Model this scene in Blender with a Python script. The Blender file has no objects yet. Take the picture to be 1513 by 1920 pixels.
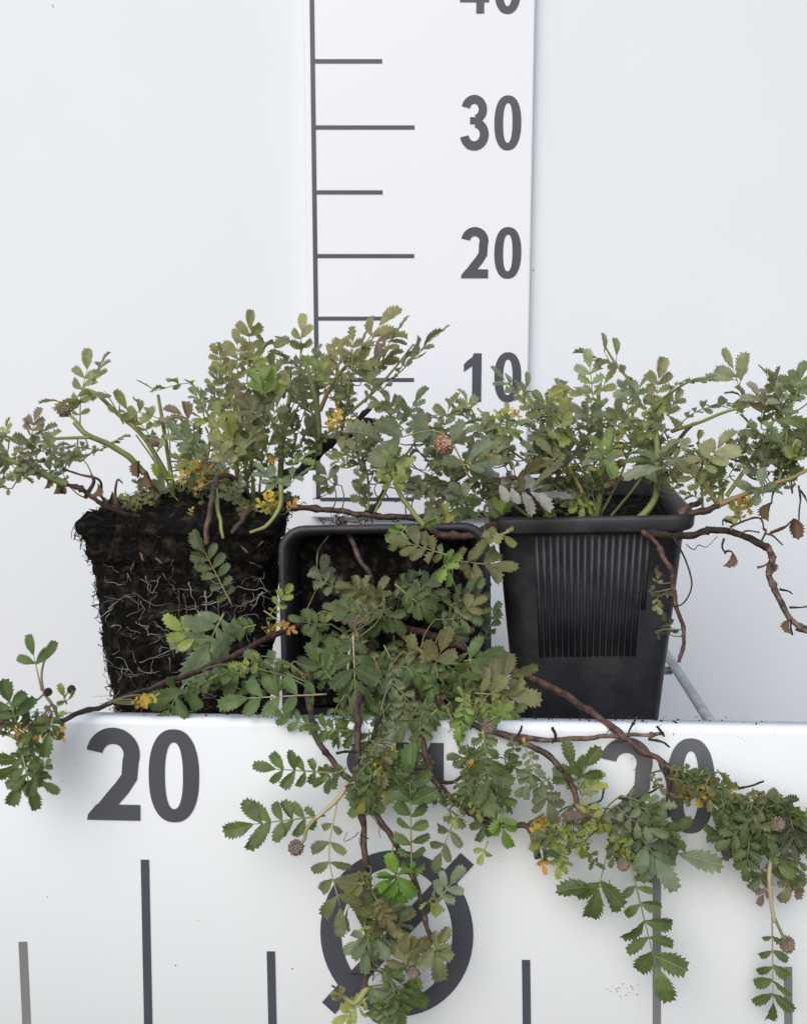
import bpy, math, random
from mathutils import Vector, Matrix, noise

random.seed(7)
sc = bpy.context.scene
COL = sc.collection

# ------------------------------------------------------------------ camera, sky, sun, exposure
PW, PH, F = 1513.0, 1920.0, 2000.0
PITCH = math.radians(9.3)
CAM = Vector((0, 0, 1.30))
cd = bpy.data.cameras.new('camera')
cam = bpy.data.objects.new('camera', cd)
COL.objects.link(cam)
cam.location = CAM
cam.rotation_euler = (math.pi / 2 - PITCH, 0, 0)
cd.sensor_fit = 'HORIZONTAL'
cd.sensor_width = 36
cd.lens = 36 * F / PW
cd.clip_start = 0.01
cd.clip_end = 200
sc.camera = cam

SUN_EL, SUN_AZ = 40, 200      # azimuth measured clockwise from +Y (the camera looks along +Y)
w = bpy.data.worlds.new('World')
sc.world = w
w.use_nodes = True
nt = w.node_tree
bg = nt.nodes['Background']
sky = nt.nodes.new('ShaderNodeTexSky')
sky.sky_type = 'NISHITA'
sky.sun_disc = False
sky.sun_elevation = math.radians(SUN_EL)
sky.sun_rotation = math.radians(SUN_AZ)
sky.altitude = 0
sky.air_density = 1.0
sky.dust_density = 2.0
sky.ozone_density = 1.0
nt.links.new(sky.outputs[0], bg.inputs[0])
bg.inputs[1].default_value = 0.14

sd = bpy.data.lights.new('sun', 'SUN')
sd.energy = 1.5
sd.angle = math.radians(50)
sd.color = (1.0, 0.985, 0.965)
sun = bpy.data.objects.new('sun', sd)
COL.objects.link(sun)
el, az = math.radians(SUN_EL), math.radians(SUN_AZ)
tosun = Vector((math.sin(az) * math.cos(el), math.cos(az) * math.cos(el), math.sin(el)))
sun.rotation_euler = tosun.to_track_quat('Z', 'Y').to_euler()

sc.view_settings.view_transform = 'Standard'
sc.view_settings.look = 'None'
sc.view_settings.gamma = 1
sc.view_settings.exposure = 0.21
sc.render.engine = 'CYCLES'
sc.cycles.max_bounces = 8
sc.cycles.transparent_max_bounces = 8

# ------------------------------------------------------------------ measuring helpers
CF = Vector((0, math.cos(PITCH), -math.sin(PITCH)))
CR = Vector((1, 0, 0))
CU = Vector((0, math.sin(PITCH), math.cos(PITCH)))


def ray(u, v):
    return CF + CR * ((u - PW / 2) / F) + CU * ((PH / 2 - v) / F)


def W(u, v, z):
    """surveyed point: photo bearing (u, v) and distance z in centimetres"""
    return CAM + ray(u, v) * (z / 100.0)


def hit(u, v, p0, n):
    d = ray(u, v)
    return CAM + d * ((p0 - CAM).dot(n) / d.dot(n))


# ------------------------------------------------------------------ materials
def mat(name, base=(0.5, 0.5, 0.5), rough=0.6, spec=0.5):
    m = bpy.data.materials.new(name)
    m.use_nodes = True
    b = m.node_tree.nodes['Principled BSDF']
    b.inputs['Base Color'].default_value = (*base, 1)
    b.inputs['Roughness'].default_value = rough
    b.inputs['Specular IOR Level'].default_value = spec
    return m


def nd(m, t, **kw):
    n = m.node_tree.nodes.new(t)
    for k, v in kw.items():
        setattr(n, k, v)
    return n


def lk(m, a, b):
    m.node_tree.links.new(a, b)


def noise_mix(m, scale, c1, c2, lo=0.35, hi=0.65, detail=4, coord='Object', rough=None, bump=0.0, bscale=None):
    """noise driven colour variation + optional bump on the principled node"""
    b = m.node_tree.nodes['Principled BSDF']
    tc = nd(m, 'ShaderNodeTexCoord')
    n = nd(m, 'ShaderNodeTexNoise')
    n.inputs['Scale'].default_value = scale
    n.inputs['Detail'].default_value = detail
    lk(m, tc.outputs[coord], n.inputs['Vector'])
    r = nd(m, 'ShaderNodeValToRGB')
    r.color_ramp.elements[0].position = lo
    r.color_ramp.elements[0].color = (*c1, 1)
    r.color_ramp.elements[1].position = hi
    r.color_ramp.elements[1].color = (*c2, 1)
    lk(m, n.outputs['Fac'], r.inputs['Fac'])
    lk(m, r.outputs['Color'], b.inputs['Base Color'])
    if bump:
        n2 = nd(m, 'ShaderNodeTexNoise')
        n2.inputs['Scale'].default_value = bscale or scale * 3
        n2.inputs['Detail'].default_value = 5
        lk(m, tc.outputs[coord], n2.inputs['Vector'])
        bp = nd(m, 'ShaderNodeBump')
        bp.inputs['Strength'].default_value = bump
        bp.inputs['Distance'].default_value = 0.002
        lk(m, n2.outputs['Fac'], bp.inputs['Height'])
        lk(m, bp.outputs['Normal'], b.inputs['Normal'])
    return r


def panel_mat(name, c1, c2, rough, speck=0.72, spec=0.5):
    """painted sheet: faint mottling, a few specks of dirt, light scuffs"""
    m = mat(name, c1, rough, spec)
    b = m.node_tree.nodes['Principled BSDF']
    r = noise_mix(m, 5, c1, c2, 0.3, 0.7, 3)
    tc = [n for n in m.node_tree.nodes if n.type == 'TEX_COORD'][0]
    v = nd(m, 'ShaderNodeTexVoronoi')
    v.inputs['Scale'].default_value = 38
    v.inputs['Randomness'].default_value = 1
    dn = nd(m, 'ShaderNodeTexNoise')
    dn.inputs['Scale'].default_value = 240
    dn.inputs['Detail'].default_value = 2
    lk(m, tc.outputs['Object'], dn.inputs['Vector'])
    vm = nd(m, 'ShaderNodeVectorMath', operation='SCALE')
    lk(m, dn.outputs['Color'], vm.inputs[0])
    vm.inputs['Scale'].default_value = 0.006
    va = nd(m, 'ShaderNodeVectorMath', operation='ADD')
    lk(m, tc.outputs['Object'], va.inputs[0])
    lk(m, vm.outputs[0], va.inputs[1])
    lk(m, va.outputs[0], v.inputs['Vector'])
    # speck radius differs per cell, most cells have none
    sep = nd(m, 'ShaderNodeSeparateColor')
    lk(m, v.outputs['Color'], sep.inputs[0])
    mr = nd(m, 'ShaderNodeMapRange')
    mr.inputs['From Min'].default_value = speck
    mr.inputs['From Max'].default_value = 1.0
    mr.inputs['To Min'].default_value = 0.0
    mr.inputs['To Max'].default_value = 0.038
    lk(m, sep.outputs[0], mr.inputs['Value'])
    lt = nd(m, 'ShaderNodeMath', operation='LESS_THAN')
    lk(m, v.outputs['Distance'], lt.inputs[0])
    lk(m, mr.outputs[0], lt.inputs[1])
    f = nd(m, 'ShaderNodeMath', operation='MULTIPLY')
    f.inputs[1].default_value = 0.55
    lk(m, lt.outputs[0], f.inputs[0])
    mx = nd(m, 'ShaderNodeMixRGB')
    lk(m, f.outputs[0], mx.inputs['Fac'])
    lk(m, r.outputs['Color'], mx.inputs['Color1'])
    mx.inputs['Color2'].default_value = (0.22, 0.2, 0.17, 1)
    lk(m, mx.outputs['Color'], b.inputs['Base Color'])
    # smeared gloss
    rn = nd(m, 'ShaderNodeTexNoise')
    rn.inputs['Scale'].default_value = 14
    rn.inputs['Detail'].default_value = 6
    lk(m, tc.outputs['Object'], rn.inputs['Vector'])
    rr = nd(m, 'ShaderNodeMapRange')
    rr.inputs['To Min'].default_value = rough - 0.08
    rr.inputs['To Max'].default_value = rough + 0.12
    lk(m, rn.outputs['Fac'], rr.inputs['Value'])
    lk(m, rr.outputs[0], b.inputs['Roughness'])
    return m


M_BACK = panel_mat('white_back_board', (0.74, 0.775, 0.80), (0.765, 0.79, 0.81), 0.5, 0.8)
M_RULER = panel_mat('white_ruler_board', (0.79, 0.81, 0.85), (0.81, 0.825, 0.86), 0.3, 0.86)
M_FRONT = panel_mat('white_front_sheet', (0.765, 0.805, 0.82), (0.79, 0.815, 0.83), 0.45, 0.8)
M_PRINT = mat('grey_print', (0.06, 0.064, 0.075), 0.35, 0.5)
noise_mix(M_PRINT, 18, (0.055, 0.060, 0.077), (0.072, 0.077, 0.093), 0.3, 0.7)

M_PRINT_PALE = mat('pale_grey_print', (0.17, 0.17, 0.175), 0.4, 0.5)  # paler grey for three of the front panel ticks
noise_mix(M_PRINT_PALE, 18, (0.15, 0.152, 0.16), (0.20, 0.20, 0.205), 0.3, 0.7)
M_PRINT_MID = mat('mid_grey_print', (0.1, 0.1, 0.11), 0.4, 0.5)  # in-between grey for the right-hand numerals
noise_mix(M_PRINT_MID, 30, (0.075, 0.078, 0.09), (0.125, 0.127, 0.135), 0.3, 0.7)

M_POT = mat('black_pot_plastic', (0.018, 0.018, 0.022), 0.5, 0.4)
noise_mix(M_POT, 60, (0.021, 0.021, 0.026), (0.040, 0.039, 0.044), 0.35, 0.75, 6, bump=0.08, bscale=400)
def dust(m, scale, lo, hi, col, amt):
    """patchy dust / soil smear over a principled material"""
    b = m.node_tree.nodes['Principled BSDF']
    src = b.inputs['Base Color'].links[0].from_socket
    tc = nd(m, 'ShaderNodeTexCoord')
    n1 = nd(m, 'ShaderNodeTexNoise')
    n1.inputs['Scale'].default_value = scale
    n1.inputs['Detail'].default_value = 8
    n1.inputs['Roughness'].default_value = 0.72
    lk(m, tc.outputs['Object'], n1.inputs['Vector'])
    r = nd(m, 'ShaderNodeMapRange')
    r.inputs['From Min'].default_value = lo
    r.inputs['From Max'].default_value = hi
    r.inputs['To Max'].default_value = amt
    lk(m, n1.outputs['Fac'], r.inputs['Value'])
    x = nd(m, 'ShaderNodeMixRGB')
    lk(m, r.outputs[0], x.inputs['Fac'])
    lk(m, src, x.inputs['Color1'])
    x.inputs['Color2'].default_value = (*col, 1)
    lk(m, x.outputs[0], b.inputs['Base Color'])


dust(M_POT, 38, 0.50, 0.72, (0.085, 0.078, 0.066), 0.55)
dust(M_POT, 700, 0.70, 0.74, (0.22, 0.21, 0.19), 0.7)
M_SOIL = mat('dark_peat', (0.012, 0.009, 0.007), 0.95, 0.2)
noise_mix(M_SOIL, 190, (0.0032, 0.0027, 0.0022), (0.065, 0.051, 0.038), 0.50, 0.86, 6, bump=0.9, bscale=420)
M_FIBRE = mat('dark_root_fibre', (0.03, 0.022, 0.014), 0.9, 0.2)
noise_mix(M_FIBRE, 120, (0.006, 0.005, 0.004), (0.045, 0.032, 0.02), 0.4, 0.75)
M_ROOT = mat('pale_root', (0.42, 0.39, 0.33), 0.75, 0.3)
noise_mix(M_ROOT, 90, (0.06, 0.05, 0.04), (0.42, 0.40, 0.36), 0.38, 0.72)
M_STEEL = mat('galvanised_wire', (0.42, 0.44, 0.45), 0.45, 0.5)
M_STEEL.node_tree.nodes['Principled BSDF'].inputs['Metallic'].default_value = 0.35
noise_mix(M_STEEL, 120, (0.33, 0.35, 0.36), (0.5, 0.52, 0.53), 0.35, 0.7, bump=0.1)
M_MOSS = mat('moss', (0.06, 0.075, 0.02), 0.9, 0.2)
noise_mix(M_MOSS, 300, (0.02, 0.02, 0.008), (0.11, 0.13, 0.035), 0.4, 0.7)
M_CRUMB = mat('soil_crumb', (0.03, 0.024, 0.018), 0.95, 0.2)


def stem_mat(name, c1, c2, scale=140, rough=0.55, bump=0.5):
    m = mat(name, c1, rough, 0.4)
    noise_mix(m, scale, c1, c2, 0.35, 0.68, 5, bump=bump, bscale=scale * 2.5)
    return m


M_STEM = {
    'green': stem_mat('stem_green', (0.17, 0.205, 0.065), (0.30, 0.30, 0.11), 90, 0.5, 0.2),
    'olive': stem_mat('stem_olive', (0.21, 0.19, 0.07), (0.34, 0.25, 0.10), 90, 0.5, 0.2),
    'brown': stem_mat('stem_brown', (0.028, 0.016, 0.013), (0.115, 0.07, 0.052), 220),
    'red': stem_mat('stem_red', (0.045, 0.021, 0.017), (0.15, 0.078, 0.06), 220),
    'dark': stem_mat('stem_dark', (0.012, 0.009, 0.007), (0.06, 0.042, 0.028), 160, 0.9, 0.9),
    'bark': stem_mat('stem_bark', (0.06, 0.036, 0.03), (0.24, 0.16, 0.13), 260, 0.8, 0.9),
    'root': M_ROOT,
    'fibre': M_FIBRE,
    'pale': stem_mat('stem_pale', (0.34, 0.30, 0.18), (0.45, 0.36, 0.24), 90, 0.5, 0.2),
}


def leaf_material():
    m = bpy.data.materials.new('leaf_blade')
    m.use_nodes = True
    t = m.node_tree
    b = t.nodes['Principled BSDF']
    out = t.nodes['Material Output']
    oi = nd(m, 'ShaderNodeObjectInfo')
    uv = nd(m, 'ShaderNodeUVMap')
    sx = nd(m, 'ShaderNodeSeparateXYZ')
    lk(m, uv.outputs[0], sx.inputs[0])
    # uv.x runs along the midrib, uv.y across (0.5 = midrib)
    s = nd(m, 'ShaderNodeMath', operation='SUBTRACT')
    s.inputs[1].default_value = 0.5
    lk(m, sx.outputs[1], s.inputs[0])
    a = nd(m, 'ShaderNodeMath', operation='ABSOLUTE')
    lk(m, s.outputs[0], a.inputs[0])
    # lateral veins
    q = nd(m, 'ShaderNodeMath', operation='MULTIPLY_ADD')
    lk(m, a.outputs[0], q.inputs[0])
    q.inputs[1].default_value = -0.75
    lk(m, sx.outputs[0], q.inputs[2])
    q2 = nd(m, 'ShaderNodeMath', operation='MULTIPLY')
    q2.inputs[1].default_value = 2 * math.pi * 7.0
    lk(m, q.outputs[0], q2.inputs[0])
    cs = nd(m, 'ShaderNodeMath', operation='COSINE')
    lk(m, q2.outputs[0], cs.inputs[0])
    vein = nd(m, 'ShaderNodeMapRange')
    vein.inputs['From Min'].default_value = 0.72
    vein.inputs['From Max'].default_value = 1.0
    lk(m, cs.outputs[0], vein.inputs['Value'])
    mid = nd(m, 'ShaderNodeMapRange')
    mid.inputs['From Min'].default_value = 0.045
    mid.inputs['From Max'].default_value = 0.01
    lk(m, a.outputs[0], mid.inputs['Value'])
    vv = nd(m, 'ShaderNodeMath', operation='MAXIMUM')
    lk(m, vein.outputs[0], vv.inputs[0])
    lk(m, mid.outputs[0], vv.inputs[1])
    # mottling
    tc = nd(m, 'ShaderNodeTexCoord')
    gn = nd(m, 'ShaderNodeNewGeometry')
    n = nd(m, 'ShaderNodeTexNoise')
    n.inputs['Scale'].default_value = 150
    n.inputs['Detail'].default_value = 4
    lk(m, gn.outputs['Position'], n.inputs['Vector'])
    mr = nd(m, 'ShaderNodeMapRange')
    mr.inputs['From Min'].default_value = 0.3
    mr.inputs['From Max'].default_value = 0.7
    mr.inputs['To Min'].default_value = 0.72
    mr.inputs['To Max'].default_value = 1.22
    lk(m, n.outputs['Fac'], mr.inputs['Value'])
    vs = nd(m, 'ShaderNodeVectorMath', operation='SCALE')
    lk(m, oi.outputs['Color'], vs.inputs[0])
    lk(m, mr.outputs[0], vs.inputs['Scale'])
    # reddish margin of the leaflet, patchy
    n2 = nd(m, 'ShaderNodeTexNoise')
    n2.inputs['Scale'].default_value = 45
    lk(m, gn.outputs['Position'], n2.inputs['Vector'])
    ed = nd(m, 'ShaderNodeMapRange')
    ed.inputs['From Min'].default_value = 0.33
    ed.inputs['From Max'].default_value = 0.52
    lk(m, a.outputs[0], ed.inputs['Value'])
    e2 = nd(m, 'ShaderNodeMapRange')
    e2.inputs['From Min'].default_value = 0.45
    e2.inputs['From Max'].default_value = 0.7
    e2.inputs['To Max'].default_value = 0.55
    lk(m, n2.outputs['Fac'], e2.inputs['Value'])
    em = nd(m, 'ShaderNodeMath', operation='MULTIPLY')
    lk(m, ed.outputs[0], em.inputs[0])
    lk(m, e2.outputs[0], em.inputs[1])
    mx = nd(m, 'ShaderNodeMixRGB')
    lk(m, em.outputs[0], mx.inputs['Fac'])
    lk(m, vs.outputs[0], mx.inputs['Color1'])
    mx.inputs['Color2'].default_value = (0.15, 0.085, 0.05, 1)
    # veins a little paler
    mv = nd(m, 'ShaderNodeMixRGB', blend_type='MIX')
    vf = nd(m, 'ShaderNodeMath', operation='MULTIPLY')
    vf.inputs[1].default_value = 0.24
    lk(m, vv.outputs[0], vf.inputs[0])
    lk(m, vf.outputs[0], mv.inputs['Fac'])
    lk(m, mx.outputs[0], mv.inputs['Color1'])
    mv.inputs['Color2'].default_value = (0.42, 0.44, 0.24, 1)
    # pale felted underside
    bf = nd(m, 'ShaderNodeMixRGB')
    f1 = nd(m, 'ShaderNodeMath', operation='MULTIPLY')
    f1.inputs[1].default_value = 0.3
    lk(m, gn.outputs['Backfacing'], f1.inputs[0])
    lk(m, f1.outputs[0], bf.inputs['Fac'])
    lk(m, mv.outputs[0], bf.inputs['Color1'])
    bf.inputs['Color2'].default_value = (0.30, 0.31, 0.22, 1)
    lk(m, bf.outputs[0], b.inputs['Base Color'])
    b.inputs['Roughness'].default_value = 0.42
    b.inputs['Specular IOR Level'].default_value = 0.4
    b.inputs['Sheen Weight'].default_value = 0.0
    # bump: veins sunken
    hn = nd(m, 'ShaderNodeMath', operation='MULTIPLY_ADD')
    lk(m, vv.outputs[0], hn.inputs[0])
    hn.inputs[1].default_value = -0.6
    lk(m, n.outputs['Fac'], hn.inputs[2])
    bp = nd(m, 'ShaderNodeBump')
    bp.inputs['Strength'].default_value = 0.5
    bp.inputs['Distance'].default_value = 0.0006
    lk(m, hn.outputs[0], bp.inputs['Height'])
    lk(m, bp.outputs[0], b.inputs['Normal'])
    tr = nd(m, 'ShaderNodeBsdfTranslucent')
    tcx = nd(m, 'ShaderNodeMixRGB', blend_type='MULTIPLY')
    tcx.inputs['Fac'].default_value = 1
    lk(m, mx.outputs[0], tcx.inputs['Color1'])
    tcx.inputs['Color2'].default_value = (1.5, 1.5, 0.8, 1)
    lk(m, tcx.outputs[0], tr.inputs['Color'])
    ms = nd(m, 'ShaderNodeMixShader')
    ms.inputs[0].default_value = 0.36
    lk(m, b.outputs[0], ms.inputs[1])
    lk(m, tr.outputs[0], ms.inputs[2])
    lk(m, ms.outputs[0], out.inputs['Surface'])
    return m


M_LEAF = leaf_material()
M_FLOWER = mat('flower_head', (0.24, 0.17, 0.14), 0.7, 0.3)
noise_mix(M_FLOWER, 260, (0.11, 0.10, 0.065), (0.29, 0.21, 0.165), 0.35, 0.65)
M_FLOWER_RED = mat('flower_head_pink', (0.4, 0.2, 0.15), 0.7, 0.3)
noise_mix(M_FLOWER_RED, 240, (0.30, 0.13, 0.09), (0.55, 0.38, 0.28), 0.38, 0.62)
M_DEAD = mat('dry_leaf', (0.16, 0.10, 0.05), 0.8, 0.2)
noise_mix(M_DEAD, 120, (0.05, 0.032, 0.018), (0.20, 0.13, 0.07), 0.35, 0.65)
M_BUD = mat('dry_seed', (0.05, 0.04, 0.04), 0.8, 0.2)

# ------------------------------------------------------------------ object helpers


def mesh(name, V, Fc, mats, idx=None, smooth=True, uvs=None):
    me = bpy.data.meshes.new(name)
    me.from_pydata([tuple(v) for v in V], [], Fc)
    for m in (mats if isinstance(mats, (list, tuple)) else [mats]):
        me.materials.append(m)
    if idx:
        me.polygons.foreach_set('material_index', idx)
    if smooth:
        me.polygons.foreach_set('use_smooth', [True] * len(me.polygons))
    if uvs is not None:
        ul = me.uv_layers.new(name='UVMap')
        flat = []
        for p in me.polygons:
            for li in p.loop_indices:
                flat += list(uvs[me.loops[li].vertex_index])
        ul.data.foreach_set('uv', flat)
    me.update()
    return me


def put(name, me, parent=None, mw=None, label=None, cat=None, group=None, kind=None, color=None):
    o = bpy.data.objects.new(name, me)
    COL.objects.link(o)
    if mw is None:
        mw = Matrix.Identity(4)
    if parent is not None:
        o.parent = parent
        o.matrix_parent_inverse = PARW[parent.name].inverted()
    o.matrix_basis = mw
    PARW[o.name] = mw
    if label:
        o['label'] = label
    if cat:
        o['category'] = cat
    if group:
        o['group'] = group
    if kind:
        o['kind'] = kind
    if color:
        o.color = (*color, 1)
    return o


PARW = {}


def thing(name, loc, label, cat, group=None):
    return put(name, None, None, Matrix.Translation(loc), label, cat, group)


def catmull(pts, n):
    """smooth polyline through pts (list of Vector), n samples per span"""
    P = [pts[0] * 2 - pts[1]] + list(pts) + [pts[-1] * 2 - pts[-2]]
    out = []
    for i in range(1, len(P) - 2):
        p0, p1, p2, p3 = P[i - 1], P[i], P[i + 1], P[i + 2]
        for k in range(n):
            t = k / n
            out.append(0.5 * ((2 * p1) + (p2 - p0) * t + (2 * p0 - 5 * p1 + 4 * p2 - p3) * t * t + (3 * p1 - p0 - 3 * p2 + p3) * t ** 3))
    out.append(P[-2].copy())
    return out


def tube(path, radii, sides=6, wob=0.0, seed=0, V=None, Fc=None, knots=0):
    """tapered tube along a path; returns V, F lists (appends when given)"""
    if V is None:
        V, Fc = [], []
    base = len(V)
    n = len(path)
    t0 = (path[1] - path[0]).normalized()
    ref = Vector((0, 0, 1)) if abs(t0.z) < 0.9 else Vector((1, 0, 0))
    x = t0.cross(ref).normalized()
    for i, p in enumerate(path):
        t = (path[min(i + 1, n - 1)] - path[max(i - 1, 0)]).normalized()
        x = (x - t * x.dot(t))
        x = x.normalized() if x.length > 1e-6 else t.orthogonal().normalized()
        y = t.cross(x)
        r = radii[i] if isinstance(radii, (list, tuple)) else radii
        for k in range(sides):
            a = 2 * math.pi * k / sides
            rr = r
            if wob:
                q = p * 260 + Vector((seed * 3.1, k * 7.7, 0))
                rr *= 1 + wob * noise.noise(q) + 0.5 * wob * noise.noise(q * 2.7)
            V.append(p + (x * math.cos(a) + y * math.sin(a)) * rr)
    for i in range(n - 1):
        for k in range(sides):
            a, b2 = base + i * sides + k, base + i * sides + (k + 1) % sides
            Fc.append((a, b2, b2 + sides, a + sides))
    Fc.append(tuple(base + k for k in range(sides))[::-1])
    Fc.append(tuple(base + (n - 1) * sides + k for k in range(sides)))
    return V, Fc


def box(x0, x1, y0, y1, z0, z1, bev=0.0):
    import bmesh
    bm = bmesh.new()
    bmesh.ops.create_cube(bm, size=1)
    for v in bm.verts:
        v.co = Vector((x0 + (v.co.x + .5) * (x1 - x0), y0 + (v.co.y + .5) * (y1 - y0), z0 + (v.co.z + .5) * (z1 - z0)))
    if bev:
        bmesh.ops.bevel(bm, geom=bm.edges[:], offset=bev, segments=3, affect='EDGES', profile=0.5)
    V = [v.co.copy() for v in bm.verts]
    bm.verts.index_update()
    Fc = [tuple(v.index for v in f.verts) for f in bm.faces]
    bm.free()
    return V, Fc


# ------------------------------------------------------------------ glyphs (flat print), unit: metres on the board
def stroke(path, wd, closed=False):
    """flat ribbon of width wd (number or list) along a 2D path -> V, F"""
    n = len(path)
    V, Fc = [], []
    for i, p in enumerate(path):
        a = path[(i - 1) % n] if (closed or i > 0) else path[i]
        b = path[(i + 1) % n] if (closed or i < n - 1) else path[i]
        t = (Vector(b) - Vector(a)).normalized()
        nn = Vector((-t.y, t.x))
        h = (wd[i] if isinstance(wd, list) else wd) / 2
        V += [Vector(p) + nn * h, Vector(p) - nn * h]
    m = n if closed else n - 1
    for i in range(m):
        j = (i + 1) % n
        Fc.append((2 * i, 2 * i + 1, 2 * j + 1, 2 * j))
    return V, Fc


def arc(cx, cy, rx, ry, a0, a1, n=24, e=1.0):
    o = []
    for i in range(n + 1):
        a = math.radians(a0 + (a1 - a0) * i / n)
        c, s = math.cos(a), math.sin(a)
        o.append((cx + rx * math.copysign(abs(c) ** e, c), cy + ry * math.copysign(abs(s) ** e, s)))
    return o


def poly(pts):
    return [Vector(p) for p in pts], [tuple(range(len(pts)))]


def glyph(ch, w_, h, t):
    """list of (V, F) pieces for a character in a box w_ x h (origin lower left), stroke t"""
    if ch in '0O':
        V, Fc = [], []
        N = 56
        for i in range(N):
            a = 2 * math.pi * i / N
            c, s = math.cos(a), math.sin(a)
            e = 0.86 if ch == '0' else 1.0
            f = lambda q: math.copysign(abs(q) ** e, q)
            V.append(Vector((w_ / 2 + f(c) * w_ / 2, h / 2 + f(s) * h / 2)))
            V.append(Vector((w_ / 2 + f(c) * (w_ / 2 - t), h / 2 + f(s) * (h / 2 - t * 0.82))))
        for i in range(N):
            j = (i + 1) % N
            Fc.append((2 * i, 2 * i + 1, 2 * j + 1, 2 * j))
        return [(V, Fc)]
    if ch == '1':
        x1 = w_
        x0 = w_ - t * 1.05
        return [poly([(x0, 0), (x1, 0), (x1, h), (x0 + t * 0.15, h), (x0, h * 0.93)]),
                poly([(x0 + 0.0001, h * 0.925), (x0, h * 0.74), (w_ * 0.0, h * 0.62), (w_ * 0.0, h * 0.775), (x0 - t * .55, h * 0.85)])]
    if ch == '2':
        r = w_ / 2 - t / 2
        p = arc(w_ / 2, h - t / 2 - r * 0.98, r, r * 0.98, 172, -20, 26)
        p += [(w_ * 0.80, h * 0.47), (w_ * 0.66, h * 0.35), (w_ * 0.48, h * 0.23), (w_ * 0.30, h * 0.10), (w_ * 0.24, t * 0.3)]
        wd = [t] * len(p)
        return [stroke(p, wd), poly([(0, 0), (w_, 0), (w_, t * 0.98), (w_ * 0.18, t * 0.98), (0.02 * w_, t * .35)])]
    if ch == '3':
        r1 = w_ * 0.40 - t * .3
        p = arc(w_ * 0.47, h * 0.745, w_ * 0.47 - t / 2 + 0.0, h * 0.255 - t * .42, 168, -78, 26)
        p2 = arc(w_ * 0.48, h * 0.285, w_ * 0.52 - t / 2, h * 0.285 - t * .42, 84, -170, 28)
        return [stroke(p, t * .95), stroke(p2, t), poly([(w_ * .32, h * .475), (w_ * .56, h * .475), (w_ * .56, h * .60), (w_ * .32, h * .60)])]
    if ch == '4':
        return [poly([(0, h * .21), (w_, h * .21), (w_, h * .365), (0, h * .365)]),
                poly([(w_ * .56, 0), (w_ * .83, 0), (w_ * .83, h * .20999), (w_ * .56, h * .20999)]),
                poly([(w_ * .56, h * .366), (w_ * .83, h * .366), (w_ * .83, h), (w_ * .56, h)]),
                poly([(0, h * .366), (w_ * .22, h * .366), (w_ * .559, h * .76), (w_ * .559, h)])]
    if ch == 'C':
        return [stroke(arc(w_ * .52, h / 2, w_ * .52 - t / 2, h / 2 - t / 2, 42, 318, 36), t)]
    if ch == 'M':
        return [poly([(0, 0), (t, 0), (t, h), (0, h)]), poly([(w_ - t, 0), (w_, 0), (w_, h), (w_ - t, h)]),
                poly([(t + .00001, h), (w_ * .5, h * .35), (w_ * .5, 0), (w_ * .42, 0), (t + .00001, h * .72)]),
                poly([(w_ - t - .00001, h), (w_ - t - .00001, h * .72), (w_ * .58, 0), (w_ * .5 + .00001, 0), (w_ * .5 + .00001, h * .35)])]
    return []


class Plane:
    def __init__(s, o, ex, n):
        s.o, s.n = o, n.normalized()
        s.ex = (ex - s.n * ex.dot(s.n)).normalized()
        s.ey = s.n.cross(s.ex)
        s.mw = Matrix.Translation(o) @ Matrix((s.ex, s.ey, s.n)).transposed().to_4x4()

    def loc(s, u, v):
        d = hit(u, v, s.o, s.n) - s.o
        return Vector((d.dot(s.ex), d.dot(s.ey)))

    def decal(s, name, parent, pieces, off=(0, 0), lift=0.0004, label=None, ink=None):
        V, Fc = [], []
        for k, (PV, PF) in enumerate(pieces):
            b = len(V)
            V += [Vector((p.x + off[0], p.y + off[1], lift + 0.00012 * k)) for p in PV]
            Fc += [tuple(b + i for i in f) for f in PF]
        # give the print a real film thickness and face it outward
        me = mesh(name, V, Fc, ink or M_PRINT, smooth=False)
        import bmesh
        bm = bmesh.new()
        bm.from_mesh(me)
        for f in bm.faces:
            f.normal_update()
            if f.normal.z < 0:
                f.normal_flip()
        bmesh.ops.triangulate(bm, faces=bm.faces[:])
        bm.to_mesh(me)
        bm.free()
        return put(name, me, parent, s.mw, label)

    def char(s, name, parent, ch, u0, v0, u1, v1, t_px, label=None, ink=None):
        a, b = s.loc(u0, v1), s.loc(u1, v0)
        t = (s.loc(u0 + t_px, v1) - a).length
        return s.decal(name, parent, glyph(ch, b.x - a.x, b.y - a.y, t), (a.x, a.y), label=label, ink=ink)

    def bar(s, name, parent, p, q, t_px, label=None, ink=None):
        a, b = s.loc(*p), s.loc(*q)
        t = (s.loc(p[0] + t_px, p[1]) - a).length
        return s.decal(name, parent, [stroke([a, b], t)], label=label, ink=ink)


# ------------------------------------------------------------------ back board and height ruler
YB = W(756, 360, 83.3).y                     # face of the back board
me = mesh('back_wall', *box(-0.75, 0.75, YB, YB + 0.012, CAM.z - 0.62, CAM.z + 0.62, 0.002), M_BACK, smooth=False)
put('back_wall', me, label='smooth white back board behind the plants', kind='structure')

YR = W(756, 360, 82.3).y
RP = Plane(Vector((0, YR, CAM.z)), Vector((1, 0, 0)), Vector((0, -1, 0)))
ruler = thing('height_ruler', hit(787, 940, RP.o, RP.n), 'tall white height ruler board with grey ticks and numbers 10 to 40', 'ruler')
a, b = RP.loc(569, 0), RP.loc(1004, 971)
xl, xr = a.x, RP.loc(1004, 0).x
me = mesh('board', *box(xl, xr, b.y, 0.42, -0.0085, 0.0, 0.0015), M_RULER, smooth=False)
put('board', me, ruler, RP.mw)
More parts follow.
